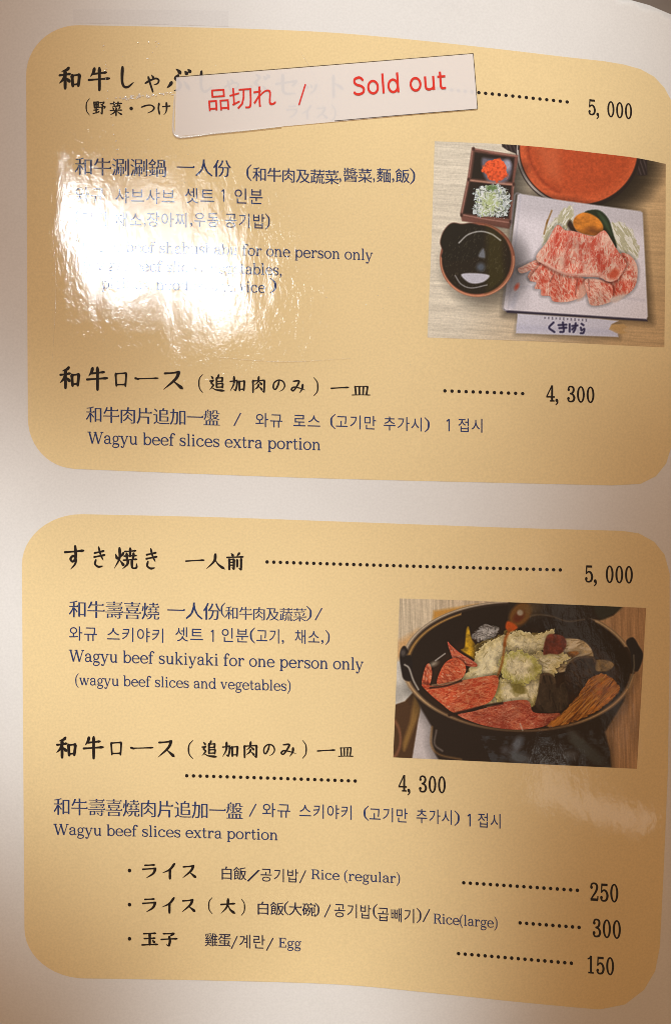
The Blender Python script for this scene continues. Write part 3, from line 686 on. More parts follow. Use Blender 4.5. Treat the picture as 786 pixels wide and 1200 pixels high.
# ------------------------------------------------------------------ the printed photographs
def vnoise(x, y, seed):
    r = np.random.RandomState(seed); g = r.rand(128, 128)
    xi = np.floor(x).astype(int); yi = np.floor(y).astype(int); fx = x - xi; fy = y - yi
    fx = fx * fx * (3 - 2 * fx); fy = fy * fy * (3 - 2 * fy)
    a, b, c, d = g[yi % 128, xi % 128], g[yi % 128, (xi + 1) % 128], g[(yi + 1) % 128, xi % 128], g[(yi + 1) % 128, (xi + 1) % 128]
    return (a * (1 - fx) + b * fx) * (1 - fy) + (c * (1 - fx) + d * fx) * fy
class Print:
    """a printed picture: colours are laid down shape by shape on a fine grid over the sheet"""
    def __init__(s, top, right, bottom, left, nu, nv):
        def ev(P, n):
            C = catmull(P, 8) if len(P) > 2 else catmull(P, 40); t = np.linspace(0, 1, len(C)); u = np.linspace(0, 1, n)
            return np.stack([np.interp(u, t, C[:, 0]), np.interp(u, t, C[:, 1])], -1)
        t, b, l, r = ev(top, nu), ev(bottom, nu), ev(left, nv), ev(right, nv)
        u = np.linspace(0, 1, nu)[None, :, None]; v = np.linspace(0, 1, nv)[:, None, None]
        P = (1 - v) * t[None] + v * b[None] + (1 - u) * l[:, None] + u * r[:, None] \
            - ((1 - u) * (1 - v) * t[0] + u * (1 - v) * t[-1] + (1 - u) * v * b[0] + u * v * b[-1])
        s.X, s.Y = P[..., 0], P[..., 1]; s.c = np.zeros(s.X.shape + (3,)); s.id = np.zeros(s.X.shape, int); s.names = ['backdrop']
    def fbm(s, sx, sy, seed, oc=3, rot=0):
        c, n = math.cos(rot), math.sin(rot); x = (s.X * c + s.Y * n) / sx; y = (-s.X * n + s.Y * c) / sy
        r = np.zeros(s.X.shape); a = 1; tot = 0
        for o in range(oc):
            r += a * vnoise(x * 2**o + 7.3 * o, y * 2**o + 3.1 * o, seed + o); tot += a; a *= .55
        return r / tot
    def sdf(s, P, smooth=True, per=5):
        P = catmull(P, per, True) if smooth else np.asarray(P, float)
        d = np.full(s.X.shape, 1e9); n = len(P)
        for i in range(n):
            a, b = P[i], P[(i + 1) % n]; e = b - a
            t = np.clip(((s.X - a[0]) * e[0] + (s.Y - a[1]) * e[1]) / max(e @ e, 1e-9), 0, 1)
            d = np.minimum(d, np.hypot(s.X - a[0] - t * e[0], s.Y - a[1] - t * e[1]))
        return np.where(inside(P, s.X, s.Y), -d, d)
    def line(s, P, per=6):
        C = catmull(P, per); d = np.full(s.X.shape, 1e9)
        for i in range(len(C) - 1):
            a, b = C[i], C[i + 1]; e = b - a
            t = np.clip(((s.X - a[0]) * e[0] + (s.Y - a[1]) * e[1]) / max(e @ e, 1e-9), 0, 1)
            d = np.minimum(d, np.hypot(s.X - a[0] - t * e[0], s.Y - a[1] - t * e[1]))
        return d
    def ell(s, cx, cy, rx, ry, rot=0):
        c, n = math.cos(rot), math.sin(rot); x = (s.X - cx) * c + (s.Y - cy) * n; y = -(s.X - cx) * n + (s.Y - cy) * c
        return (np.hypot(x / rx, y / ry) - 1) * min(rx, ry)
    def put(s, d, col, soft=.7, name=None, op=1.0):
        m = np.clip(.5 - d / soft / 2, 0, 1) * op
        s.c = s.c * (1 - m[..., None]) + np.asarray(col, float) * m[..., None]
        if name:
            if name not in s.names: s.names.append(name)
            s.id[m > .5] = s.names.index(name)
        return m
    def mul(s, d, f, soft=4, op=1.0):
        m = np.clip(.5 - d / soft / 2, 0, 1) * op
        s.c *= (1 - m[..., None] * (1 - np.asarray(f)))
    def soften(s, k):
        for _ in range(k):
            p = np.pad(s.c, ((1, 1), (1, 1), (0, 0)), 'edge')
            s.c = (p[:-2, 1:-1] + p[2:, 1:-1] + p[1:-1, :-2] + p[1:-1, 2:] + 4 * s.c) / 8
    def meat(s, seed, rot, sx=9, sy=4, lean=(214, 84, 66), fat=(238, 190, 176), amt=.5):
        r = np.abs(s.fbm(sx * .55, sy * .55, seed + 9, 4, rot) - .5) * 2; r2 = np.abs(s.fbm(sx * 1.3, sy * 1.1, seed + 21, 3, rot + .5) - .5) * 2
        n = s.fbm(sx * 1.6, sy * 2.2, seed, 3, rot)
        f = np.clip(1 - r / .30, 0, 1) * .62 + np.clip(1 - r2 / .16, 0, 1) * .45 + np.clip((n - amt) / .30, 0, 1) * .75
        f = np.clip(f, 0, 1)[..., None]
        sh = (.84 + .32 * s.fbm(16, 16, seed + 3, 3))[..., None]
        return (np.array(lean) * (1 - f) + np.array(fat) * f) * sh
    def strokes(s, d, n, seed, cols, ln=(6, 14), wd=(.4, .9), ang=(0, 6.28), op=.6, bend=.5):
        """short curved marks scattered inside the shape d < 0"""
        ys, xs = np.where(d < -1.0); r = random.Random(seed)
        for _ in range(n):
            k = r.randrange(len(ys)); x, y = s.X[ys[k], xs[k]], s.Y[ys[k], xs[k]]
            a = r.uniform(*ang); l = r.uniform(*ln); b = r.uniform(-bend, bend)
            P = [(x - l / 2 * math.cos(a - b), y - l / 2 * math.sin(a - b)), (x, y), (x + l / 2 * math.cos(a + b), y + l / 2 * math.sin(a + b))]
            m = (np.abs(s.X - x) < l) & (np.abs(s.Y - y) < l)
            iy, ix = np.where(m)
            if not len(iy): continue
            sl = (slice(iy.min(), iy.max() + 1), slice(ix.min(), ix.max() + 1)); q = object.__new__(Print); q.X, q.Y = s.X[sl], s.Y[sl]
            dd = np.maximum(q.line(P, 3) - r.uniform(*wd), d[sl])
            mm = (np.clip(.5 - dd / 1.2, 0, 1) * op)[..., None]
            s.c[sl] = s.c[sl] * (1 - mm) + np.array(cols[r.randrange(len(cols))], float) * mm
    def build(s, name, parent, label, off=0.00010):
        raw = s.c.copy(); s.soften(6); s.c = raw + .7 * (raw - s.c)      # a crisp print
        s.c = 255 * (np.clip(s.c, 0, 255) / 255) ** 1.14 - 5
        P = proj(s.X, s.Y, off); nv, nu = s.X.shape
        idx = np.arange(nv * nu).reshape(nv, nu)
        F = np.stack([idx[1:, :-1], idx[1:, 1:], idx[:-1, 1:], idx[:-1, :-1]], -1).reshape(-1, 4)
        ids = s.id[:-1, :-1].reshape(-1); Pf = P.reshape(-1, 3); Cf = lin(np.clip(s.c, 0, 255)).reshape(-1, 3)
        root = None
        for k, nm in enumerate(s.names):
            f = F[ids == k]
            if not len(f): continue
            used, inv = np.unique(f, return_inverse=True)
            me = mesh_np(nm, Pf[used], inv.reshape(-1, 4))
            at = me.color_attributes.new('print', 'FLOAT_COLOR', 'POINT')
            at.data.foreach_set('color', np.concatenate([Cf[used], np.ones((len(used), 1))], 1).astype(np.float32).ravel())
            if k == 0: root = link(name, me, M_PHOTO, parent, label)
            else: link(nm, me, M_PHOTO, root)

def photo_shabu():
    p = Print([(509, 165.5), (545, 167), (590, 169), (640, 173), (700, 179.5), (746, 185.3), (779.5, 192)], [(779.5, 192), (779, 300), (777.8, 407)],
              [(500.5, 395.5), (640, 400.5), (777.8, 407)], [(509, 165.5), (505, 290), (500.5, 395.5)], 520, 440)
    X, Y = p.X, p.Y; A = np.array
    # the wooden table in the picture
    g = p.fbm(60, 3.2, 1, 4, .06); g2 = p.fbm(14, 1.4, 5, 2, .06)
    tx = np.clip((X - 560) / 190 + (Y - 300) / 700, 0, 1)[..., None]
    p.c = A([232, 224, 208]) * (1 - tx) + A([214, 184, 142]) * tx
    p.c *= (.88 + .15 * g + .08 * g2)[..., None]
    p.mul(p.line([(560, 352), (600, 360), (690, 402)]), .8, 26, .7)
    # donabe pot with orange inside
    pot = p.ell(677, 176, 73, 68.5, .06)
    p.mul(p.ell(690, 190, 76, 66), .45, 16)
    p.mul(p.ell(700, 185, 74, 64), .6, 10)
    for h in ([(586, 160), (608, 164), (612, 183), (604, 180), (594, 176), (588, 172)], [(745, 180), (757.5, 184), (757.8, 205), (752, 206), (746, 205.5)]):
        d = p.sdf(h, False); p.put(d, (52, 44, 46), .8, 'pot'); p.put(np.maximum(d + 1, np.abs(((X * .9 - Y * .3) % 4) - 2) - .6), (92, 80, 80), .8)
    p.put(pot, (44, 36, 36), .9, 'pot')
    p.put(np.maximum(np.abs(p.ell(677, 176, 71.4, 66.6, .06)) - .7, X - 668), (196, 190, 186), .8)
    ins = p.ell(677.5, 175.5, 69, 64, .06)
    p.put(ins, (214, 108, 66), 1)
    p.put(np.maximum(np.abs(p.ell(677.2, 175.8, 70.6, 65.8, .06)) - .7, np.maximum(X - 690, 176 - Y)), (206, 196, 190), .9)
    deep = p.ell(680, 172, 61, 57, .06); p.put(deep, (200, 95, 54), 5)
    p.put(np.maximum(np.abs(p.ell(680, 172, 61.5, 58, .06)) - 1.2, X - 655), (150, 62, 34), 2.5, None, .75)
    m = np.clip(-ins / 3, 0, 1); p.c *= (1 + m * (p.fbm(3, 3, 31, 2) - .5) * .16)[..., None]
    p.put(np.maximum(ins, p.sdf([(627, 172), (655, 173), (656, 214), (640, 206)], False)), (222, 130, 92), 6, None, .45)
    # two-compartment condiment tray
    p.mul(p.sdf([(598, 186), (614, 196), (606, 268), (560, 262)], False), .45, 9)
    tray = p.sdf([(552.5, 173), (556, 174), (606.5, 182), (606, 190), (601.5, 216), (599, 262), (596, 268), (541, 259), (539, 250), (547, 211)], False)
    p.put(tray, (134, 92, 82), 1, 'condiment_tray')
    for q in ([(556, 178.5), (602.5, 184.5), (599.5, 213.5), (552, 209)], [(550.5, 213), (599, 217.5), (595.5, 256), (542.5, 250)]):
        d = p.sdf(q, False); p.put(d, (50, 38, 36), 1.2)
        p.put(np.maximum(d + 1, X - q[0][0] - 12), (44, 40, 28), 6, None, .7)
    p.put(p.line([(548.5, 211), (575, 214), (601, 216.5)]) - .9, (206, 160, 142), 1, None, .9)
    for q in ([(554, 174), (580, 179), (605.5, 183)], [(540, 251.5), (570, 257), (598, 261)], [(553.5, 175), (548.5, 210), (540.5, 251)], [(601.5, 217), (598, 258)]):
        p.put(p.line(q) - .55, (196, 150, 138), .9, None, .8)
    for q in ((554.5, 174.5), (548.8, 210.5), (540.5, 252), (598, 260), (601.5, 216)):
        p.put(p.ell(*q, 1.6, 2.2), (88, 62, 56), .8)
    roe = p.ell(580, 199.5, 14.5, 12.8) + (p.fbm(5, 5, 12, 2) - .5) * 7
    p.put(p.sdf([(564, 187), (574, 186), (598, 190), (594, 212), (570, 211)]), (150, 150, 172), 2, None, .75)
    p.put(p.ell(594, 193, 4.4, 6.5), (200, 204, 222), 2, None, .7)
    mm = p.put(roe, (238, 106, 62), 1, 'spicy_radish'); p.c *= (1 + mm * (p.fbm(2.4, 2.4, 13, 2) - .5) * .5)[..., None]
    on = p.sdf([(558, 222), (570, 217), (582, 217), (594, 224), (597, 238), (593, 252), (575, 254), (558, 252), (556, 238)])
    n = p.fbm(2.8, 2.8, 17, 3); st = np.abs(p.fbm(3.4, 3.4, 19, 2) - .5)
    on2 = on + (n - .45) * 12
    p.put(on2, (176, 188, 196), 1, 'sliced_scallion')
    m = np.clip(.5 - on2 / 2, 0, 1)
    f = np.clip((st - .05) / .05, 0, 1)[..., None]; fl = (f * A([214, 222, 222]) + (1 - f) * A([140, 150, 140]))
    p.c = p.c * (1 - .72 * m[..., None]) + .72 * m[..., None] * fl
    p.put(p.ell(573, 238, 10, 13) + (n - .5) * 14, (196, 210, 140), 3, None, .6)
    p.strokes(on, 110, 21, [(238, 242, 244), (214, 224, 214), (196, 212, 160), (232, 238, 240)], (4, 10), (.25, .7), (0, 6.28), .8)
    p.strokes(on, 26, 22, [(70, 76, 62), (96, 104, 84)], (3, 7), (.2, .5), (0, 6.28), .6)
    p.put(p.ell(575, 220, 5, 3) + (n - .5) * 5, (96, 128, 72), 1.5, None, .8)
    # the square white plate
    plate = [(606, 228.5), (609, 227), (660, 235), (750, 247.5), (752.5, 249.5), (758.5, 371), (757, 374), (592, 363.5), (589.5, 361)]
    pd = p.sdf(plate, False)
    p.mul(p.sdf([(604, 226), (752, 250), (763, 378), (590, 369)], False), .42, 7)
    p.put(p.sdf([(590, 362), (757, 372), (758, 376.5), (594, 366.5)], False), (62, 58, 82), 1, 'plate')
    p.put(pd, (238, 234, 236), 1, 'plate')
    m = np.clip(.5 - pd, 0, 1)
    p.c *= (1 - m * .10 * np.clip((262 - Y + (X - 606) * .14) / 20, 0, 1))[..., None] * np.where(m[..., None] > .5, A([1, 1, 1.03]), 1)
    p.put(np.abs(p.line([(606, 230), (592, 360)]) - 3.5) - .6, (198, 198, 214), 1.5, None, .6)
    p.put(p.line([(592, 345), (620, 336), (755, 352)]) - .5, (200, 198, 212), 2.5, None, .6)
    p.put(p.line([(604, 346), (600, 358)]) - 2, (204, 206, 224), 4, None, .8)
    p.mul(p.ell(606, 318, 9, 26), .72, 12)
    # bean sprouts and mushrooms behind the meat
    for k, q in enumerate(([(668, 240), (658, 248), (640, 268), (636, 290), (650, 292), (668, 270), (672, 252)], [(714, 262), (735, 266), (747, 292), (744, 304), (726, 296), (714, 280)])):
        d = p.sdf(q) + (p.fbm(4, 4, 40 + k, 2) - .5) * 6; n = p.fbm(2.2, 9, 42 + k, 3, .5 if k == 0 else -.6)
        mm = p.put(d, (222, 220, 204), 1.4, 'vegetables'); f = np.clip((n - .42) / .14, 0, 1)[..., None]
        p.c = p.c * (1 - mm[..., None] * .8) + mm[..., None] * .8 * (f * A([240, 239, 230]) + (1 - f) * A([196, 194, 164]))
    for q in ([(641, 258), (637, 274)], [(646, 247), (640, 262)]): p.put(p.line(q) - .8, (150, 110, 50), 1, None, .8)
    d = p.sdf([(668, 258), (664, 264), (670, 272), (676, 272)]); p.put(d, (66, 50, 40), 1.6, 'vegetables')
    leaf = p.sdf([(684, 250), (700, 246), (712, 256), (718, 274), (722, 290), (712, 288), (700, 268)])
    p.put(leaf, (44, 62, 44), 1, 'vegetables'); p.put(p.sdf([(700, 249), (710, 258), (716, 276), (710, 268)]), (72, 96, 70), 2)
    sq = p.sdf([(671, 260), (676, 252), (686, 249), (698, 254), (705, 262), (706, 270), (700, 276), (686, 275), (675, 270)])
    mm = p.put(sq, (222, 146, 60), 1, 'vegetables'); p.c *= (1 + mm * (p.fbm(9, 7, 61, 3) - .5) * .5)[..., None]
    p.put(np.maximum(sq, p.ell(694, 271, 9, 4)), (122, 72, 40), 3, None, .75)
    # marbled beef
    for k, (q, rot, ln) in enumerate((
        ([(634, 303), (622, 307), (612, 312), (606.5, 315), (609, 320), (616, 319), (622, 316), (618, 324), (622, 327), (632, 320), (642, 312)], .6, (214, 104, 86)),
        ([(640, 306), (628, 316), (620, 328), (628, 331), (626, 338), (633, 339), (634, 346), (644, 347), (648, 353), (662, 354), (674, 351), (684, 346), (689, 330), (664, 318)], 1.2, (216, 104, 84)),
        ([(714, 330), (724, 300), (733, 297), (742, 304), (746.5, 316), (744, 334), (734, 345), (718, 349), (712, 342)], 1.2, (214, 98, 78)),
        ([(686, 327), (688, 347), (693, 358), (712, 355), (717, 348), (714, 332)], .9, (210, 92, 72)),
        ([(652, 264), (640, 284), (628, 300), (634, 309), (662, 322), (682, 324), (702, 325), (712, 330), (722, 328.5), (731, 315), (733, 308), (722, 292), (710, 272), (704, 271), (694, 277), (672, 271), (662, 270)], 1.5, (218, 98, 80)))):
        d = p.sdf(q); p.mul(d - 1.2, .62, 3); mm = np.clip(.5 - d / 1.2, 0, 1)[..., None]
        col = p.meat(70 + 11 * k, rot, 13, 5.5, ln, (246, 206, 190), .47)
        p.c = p.c * (1 - mm) + mm * col
        p.put(d, (0, 0, 0), .7, 'sliced_beef', 0) if False else None
        if 'sliced_beef' not in p.names: p.names.append('sliced_beef')
        p.id[d < 0] = p.names.index('sliced_beef')
        p.strokes(d, 46, 400 + k, [(250, 220, 206), (244, 196, 180)], (3, 8), (.2, .6), (rot - .6, rot + .6), .38)
        p.strokes(d, 26, 430 + k, [(190, 66, 52), (204, 80, 62)], (4, 9), (.5, 1.1), (rot - .5, rot + .5), .3)
        p.put(np.abs(d + 1.4) - .7, (240, 206, 192), 1.8, None, .5)
    for q in ([(632, 308), (662, 321), (702, 324)], [(702, 326), (712, 331), (722, 329)], [(689, 328), (690, 340)], [(648, 322), (644, 330)], [(676, 328), (674, 345)]):
        p.put(p.line(q) - .5, (120, 54, 46), 1.2, None, .65)
    p.put(np.abs(p.line([(636, 307), (650, 316), (664, 321), (684, 322), (704, 323), (714, 328)])) - 1.4, (240, 208, 196), 1.6, None, .75)
    for q in ([(648, 276), (640, 300)], [(668, 274), (660, 312)], [(689, 280), (692, 318)], [(708, 278), (722, 312)]): p.put(p.line(q) - 2.2, (240, 196, 182), 4, None, .4)
    for q in ([(654, 268), (646, 300)], [(676, 274), (682, 318)], [(700, 276), (704, 322)], [(666, 272), (662, 312)]): p.put(p.line(q) - 1.3, (196, 70, 58), 3, None, .4)
    p.put(p.ell(719, 321, 7, 5, -.7), (206, 84, 56), 2, None, .8)
    p.put(p.ell(605, 336, 2.2, 4, .5), (226, 112, 92), 1.4); p.put(p.sdf([(684, 332), (686, 345), (676, 352), (678, 336)]), (232, 196, 180), 2, None, .8)
    p.put(p.sdf([(733, 345), (722, 354), (714, 353), (718, 348)]), (222, 204, 198), 1.5)
    # the dark bowl
    p.mul(p.ell(568, 312, 44, 42), .5, 14)
    bo = p.ell(559, 304.5, 43.8, 43.4); p.put(bo, (186, 122, 98), 1, 'bowl')
    p.put(np.maximum(np.abs(bo + .6) - .6, Y - 330), (120, 74, 60), .8, None, .7)
    p.put(np.maximum(np.abs(p.ell(559, 304.5, 42.6, 42.2)) - .6, 300 - Y), (232, 176, 142), .9, None, .8)
    bi = p.ell(558, 304, 40.5, 40.6); mm = p.put(bi, (44, 38, 28), 1)
    p.put(np.maximum(p.ell(558, 304, 39.5, 39.5), np.maximum(570 - X, X - 591)), (72, 66, 28), 4, None, .85)
    p.put(np.maximum(bi, p.ell(600, 290, 12, 30)), (50, 36, 26), 4, None, .6)
    kel = p.sdf([(516, 284), (520, 271), (529, 262), (541, 263), (552, 262), (562, 266), (566, 280), (560, 300), (534, 306), (518, 302), (519, 294)])
    p.put(np.maximum(kel - .9, -bi - 1), (112, 74, 66), .8, 'bowl', .8); p.put(kel, (38, 36, 28), .9, 'bowl')
    sp = p.fbm(1.4, 3, 90, 2, .4); p.put(np.maximum(bi + 3, .72 - sp), (120, 116, 100), .12, None, .3)
    p.put(p.line([(537.5, 284.5), (548, 275), (562, 271.2), (575, 274), (586, 281.5)]) - .6, (222, 222, 224), 1.1, None, .95)
    p.put(p.sdf([(540, 321.5), (555, 320), (573, 322.5), (567, 330), (556, 332.5), (547, 330)], True, 4), (216, 216, 230), 1, None, .95)
    p.put(p.line([(533, 323), (540, 333), (552, 337.5), (570, 334)]) - .5, (200, 200, 206), 1, None, .9)
    p.put(p.sdf([(566, 291), (568, 302), (560, 300)]), (150, 158, 172), 1.4, None, .8); p.put(p.ell(563, 313, 5, 5), (110, 122, 140), 2.5, None, .8)
    # chopsticks in their paper sleeve
    p.mul(p.sdf([(606, 372), (726, 380), (726, 398), (603, 393)], False), .7, 4)
    sl = p.sdf([(606, 367.5), (700, 373.5), (724, 376), (716, 380), (713, 386), (723, 391), (724, 395), (604, 390.5)], False)
    p.put(p.sdf([(700, 381), (730, 379.5), (734, 383), (729, 387), (734, 390), (728, 391.5), (700, 390)], False), (206, 172, 122), 1, 'chopsticks')
    p.put(sl, (220, 220, 236), .9, 'chopsticks'); p.put(np.maximum(sl, np.abs(Y - 383.5 - (X - 606) * .05) - 2.5), (196, 198, 222), 3, None, .5)
    for i, q in enumerate(([(648, 378), (643, 384), (649, 389)], [(654, 381), (663, 380.5)], [(655, 384.5), (663, 384)], [(659, 378), (660, 388), (656, 389)], [(667, 380), (667, 388.5)], [(670, 382), (676, 381.4)], [(674, 379), (673.5, 385), (671.5, 389)], [(670, 386), (672, 384)], [(681, 379.5), (683, 381)], [(680, 384), (681, 387), (684, 385.5), (683, 390), (680, 390.5)])):
        p.put(p.line(q) - 1.15, (44, 44, 88), .9, None, .95)
    for i in range(12): p.put(np.maximum(np.abs(X - 638 - i * 4.4) - .8, np.abs(Y - 372.4 - i * .26) - 1.1 - (i % 3) * .3), (110, 108, 128), .6, None, .7)
    p.build('dish_photo', MENU, 'printed photo of raw beef slices on a square plate beside a dark bowl')
photo_shabu()

def photo_sukiyaki():
    p = Print([(468, 701.3), (540, 703.5), (615, 706.5), (690, 709.5), (756.5, 712.5)], [(756.5, 712.5), (751.6, 800), (745.7, 901)],
              [(460.5, 887.5), (600, 894), (745.7, 901)], [(468, 701.3), (464.5, 790), (460.5, 887.5)], 540, 380)
    X, Y = p.X, p.Y; A = np.array
    g = p.fbm(2.4, 40, 2, 3, -.03)
    tx = np.clip((X - 500) / 220, 0, 1)[..., None]
    p.c = (A([222, 206, 180]) * (1 - tx) + A([196, 160, 122]) * tx) * (.84 + .3 * g[..., None])
    p.put(p.sdf([(508, 716), (560, 708), (540, 730), (506, 732)], False), (210, 160, 84), 2)
    p.put(p.sdf([(466, 752), (490, 738), (500, 745), (478, 775), (464, 770)], False), (222, 172, 110), 4, None, .7)
    # left of the pot: dish, cup and paper
    p.put(p.sdf([(478, 815), (500, 815), (530, 895), (480, 893)], False), (212, 204, 204), 1)
    p.put(p.sdf([(458, 776), (474, 774), (489, 800), (486, 812), (474, 822), (460, 828)], False), (222, 218, 210), 1.2, 'small_dish')
    p.mul(p.sdf([(458, 800), (486, 806), (470, 822), (458, 825)], False), .86, 5)
    p.put(p.sdf([(456, 828), (474, 822), (487, 808), (492, 830), (482, 893), (455, 892)], False), (92, 66, 44), 1, 'brown_cup')
    p.put(p.sdf([(486, 812), (492, 830), (482, 860), (474, 880), (472, 870), (480, 845)]), (158, 124, 72), 2, 'brown_cup', .9)
    p.put(np.abs(p.ell(455, 866, 14, 24)) - 1.4, (150, 104, 78), 1.2, None, .8)
    # iron pot
    R = p.ell(607, 781, 136, 76.5, .03)
    body = p.sdf([(476, 782), (482, 808), (494, 832), (506, 852), (506, 872), (510, 884), (520, 900), (716, 905), (714, 880), (708, 858), (730, 822), (741, 790), (738, 770)], False)
    p.mul(body - 3, .6, 9); p.put(body, (48, 38, 34), 1.4, 'iron_pot')
    p.put(p.line([(506, 852), (505, 872), (514, 884), (540, 890)]) - 1, (150, 116, 74), 1.4, None, .8)
    p.put(p.line([(511, 856), (509, 872), (518, 880)]) - .8, (186, 176, 168), 1.4, None, .6)
    n = p.fbm(9, 6, 7, 3)
    foil = p.sdf([(560, 862), (640, 864), (700, 850), (714, 880), (716, 905), (580, 902)], False)
    p.put(np.maximum(foil, .56 - n * 1.0), (92, 104, 116), .12, 'iron_pot', .55)
    for q, c in (((606, 872, 5, 10, .4), (130, 140, 152)), ((608, 888, 11, 6, .2), (112, 122, 130)), ((592, 879, 4, 4, 0), (98, 100, 106)), ((676, 868, 18, 5, .9), (98, 102, 100)), ((690, 882, 24, 7, .7), (82, 88, 88)), ((668, 885, 7, 5, 0), (104, 108, 112))):
        p.put(p.ell(*q) + (n - .5) * 7, c, 3, None, .8)
    p.put(R, (62, 50, 44), 1, 'iron_pot')
    p.put(np.maximum(np.abs(p.ell(607, 781, 135, 75.6, .03)) - 1.0, np.maximum(X - 700, Y - 772)), (206, 190, 166), 1, None, .95)
    inn = p.ell(608, 782, 131.5, 73, .03)
    p.put(inn, (43, 33, 28), 1, 'iron_pot')
    p.put(np.maximum(np.abs(p.ell(608, 783, 131, 72.5, .03)) - .9, np.maximum(X - 540, Y - 770)), (208, 164, 96), 1, None, .9)
    p.put(np.maximum(np.abs(p.ell(607, 781, 134.5, 75, .03)) - 1.3, 790 - Y), (206, 174, 132), 1.2, None, .95)
    p.put(np.maximum(np.abs(p.ell(607.5, 781, 134, 75, .03)) - 1.2, np.maximum(697 - X, Y - 758)), (206, 182, 146), 1, None, .95)
    # lugs and the wire handle
    for q, c in (([(470, 760), (474, 757), (478, 763), (476, 768), (482, 770), (482, 796), (473, 796), (470, 785), (468, 770)], (34, 30, 32)), ([(733, 752), (741, 747), (748, 757), (753, 768), (747, 786), (740, 783), (738, 765)], (44, 46, 52))):
        p.put(p.sdf(q), c, 1, 'iron_pot')
    p.put(p.ell(472, 765, 3, 4), (120, 112, 108), 1.5, None, .7)
    p.put(p.line([(474, 779), (479, 783), (484, 797), (490, 808)]) - 1.0, (190, 184, 174), 1, None, .95)
    p.put(p.line([(742, 768), (742, 785), (735, 806)]) - .8, (130, 124, 110), 1, None, .9)
    # broth shadow then the food
    food = p.sdf([(494, 800), (520, 770), (556, 742), (600, 738), (660, 745), (715, 772), (726, 800), (705, 828), (655, 852), (600, 856), (545, 846), (508, 826)])
    p.put(food, (66, 44, 32), 5, 'simmered_food', .9)
    def item(q, col, name, seed, amp=.35, sc=(5, 5), edge=1, jag=0):
        d = p.sdf(q) + (p.fbm(4, 4, seed + 77, 2) - .5) * jag
        p.mul(d - 1, .7, 3.5)
        m = p.put(d, col, edge, name); p.c *= (1 + m * (p.fbm(*sc, seed, 3) - .5) * amp * 2)[..., None]; return d
    item([(552, 748), (560, 736), (572, 732), (584, 738), (578, 748), (566, 752)], (166, 162, 158), 'noodles', 21, .5, (2, 5), 1.2, 6); e_ = p.sdf([(552, 748), (560, 736), (572, 732), (584, 738), (578, 748), (566, 752)]); p.strokes(e_, 40, 210, [(214, 210, 206), (190, 188, 186), (110, 104, 100)], (6, 13), (.2, .5), (-.5, .5), .7)
    item([(546, 738), (549, 735), (552, 748), (560, 762), (560, 776), (552, 770), (540, 762), (544, 758)], (206, 166, 42), 'simmered_food', 22, .35)
    # pale mushrooms and meatball at the right
    item([(654, 752), (668, 748), (686, 753), (695, 768), (690, 780), (672, 784), (652, 788), (646, 776)], (206, 184, 142), 'mushrooms', 23, .25)
    e_ = p.sdf([(654, 752), (668, 748), (686, 753), (695, 768), (690, 780), (672, 784), (652, 788), (646, 776)]); p.strokes(e_, 30, 231, [(228, 210, 176), (232, 218, 190)], (10, 20), (.8, 1.8), (-.7, .1), .6, .3); p.strokes(e_, 14, 232, [(132, 106, 66)], (8, 16), (.4, .8), (-.7, .1), .5, .3)
    item([(664, 765), (675, 763), (677, 767), (661, 774)], (160, 112, 56), 'mushrooms', 24, .3)
    item([(696, 774), (712, 774), (719, 779), (712, 786), (698, 786)], (150, 128, 90), 'mushrooms', 25, .3)
    # napa cabbage
    cab = [(558, 774), (556, 758), (566, 752), (586, 744), (596, 736), (612, 741), (628, 742), (645, 738), (642, 748), (634, 764), (645, 770), (659, 766), (664, 772), (654, 780), (648, 794), (636, 800), (638, 812), (628, 826), (606, 834), (582, 832), (560, 822), (548, 808), (532, 800), (545, 788)]
    d = item(cab, (228, 208, 134), 'napa_cabbage', 26, .25, (9, 7), 1, 4)
    p.mul(d, (.62, .58, .46), 2)
    def leaf(q, c, seed, jag=8, ang=(0, 6.28)):
        e = p.sdf(q) + (p.fbm(3.2, 3.2, seed, 3) - .5) * jag
        p.mul(e - 2.2, .60, 5); mm = np.clip(.5 - e / 1.1, 0, 1)
        if 'napa_cabbage' not in p.names: p.names.append('napa_cabbage')
        p.id[mm > .5] = p.names.index('napa_cabbage')
        t = np.clip(-e / 11, 0, 1)[..., None]; cc = A(c) * (1 - t) + A([238, 228, 190]) * t
        w = p.fbm(5, 5, seed + 5, 3); r = np.abs(p.fbm(8, 5, seed + 8, 3, ang[0]) - .5)
        cc = cc * (.80 + .36 * w)[..., None]; k = np.clip(1 - r / .05, 0, 1)[..., None] * .4; cc = cc * (1 - k) + A([246, 238, 206]) * k
        p.c = p.c * (1 - mm[..., None]) + cc * mm[..., None]
        p.put(np.maximum(np.abs(e + .7) - .45, -(w - .5)), (240, 232, 196), 1, None, .5)
        p.strokes(e, 18, seed, [(250, 242, 214), (236, 224, 176)], (5, 12), (.2, .6), ang, .5); p.strokes(e, 9, seed + 1, [(150, 134, 72), (132, 116, 58)], (3, 8), (.2, .5), ang, .5)
    leaf([(592, 744), (600, 756), (590, 780), (576, 800), (556, 808), (541, 800), (551, 782), (560, 762), (576, 750)], (222, 206, 150), 301, 6, (1.7, 2.6))
    leaf([(595, 742), (612, 740), (628, 744), (647, 737), (644, 750), (635, 763), (618, 769), (602, 766), (592, 756)], (222, 208, 152), 303, 7, (-.3, .6))
    leaf([(622, 768), (640, 763), (661, 766), (666, 773), (653, 782), (649, 793), (636, 797), (624, 786)], (220, 204, 140), 305, 8, (-.4, .5))
    leaf([(566, 800), (582, 794), (590, 812), (586, 828), (570, 829), (559, 820)], (204, 182, 114), 307, 6, (1.2, 2))
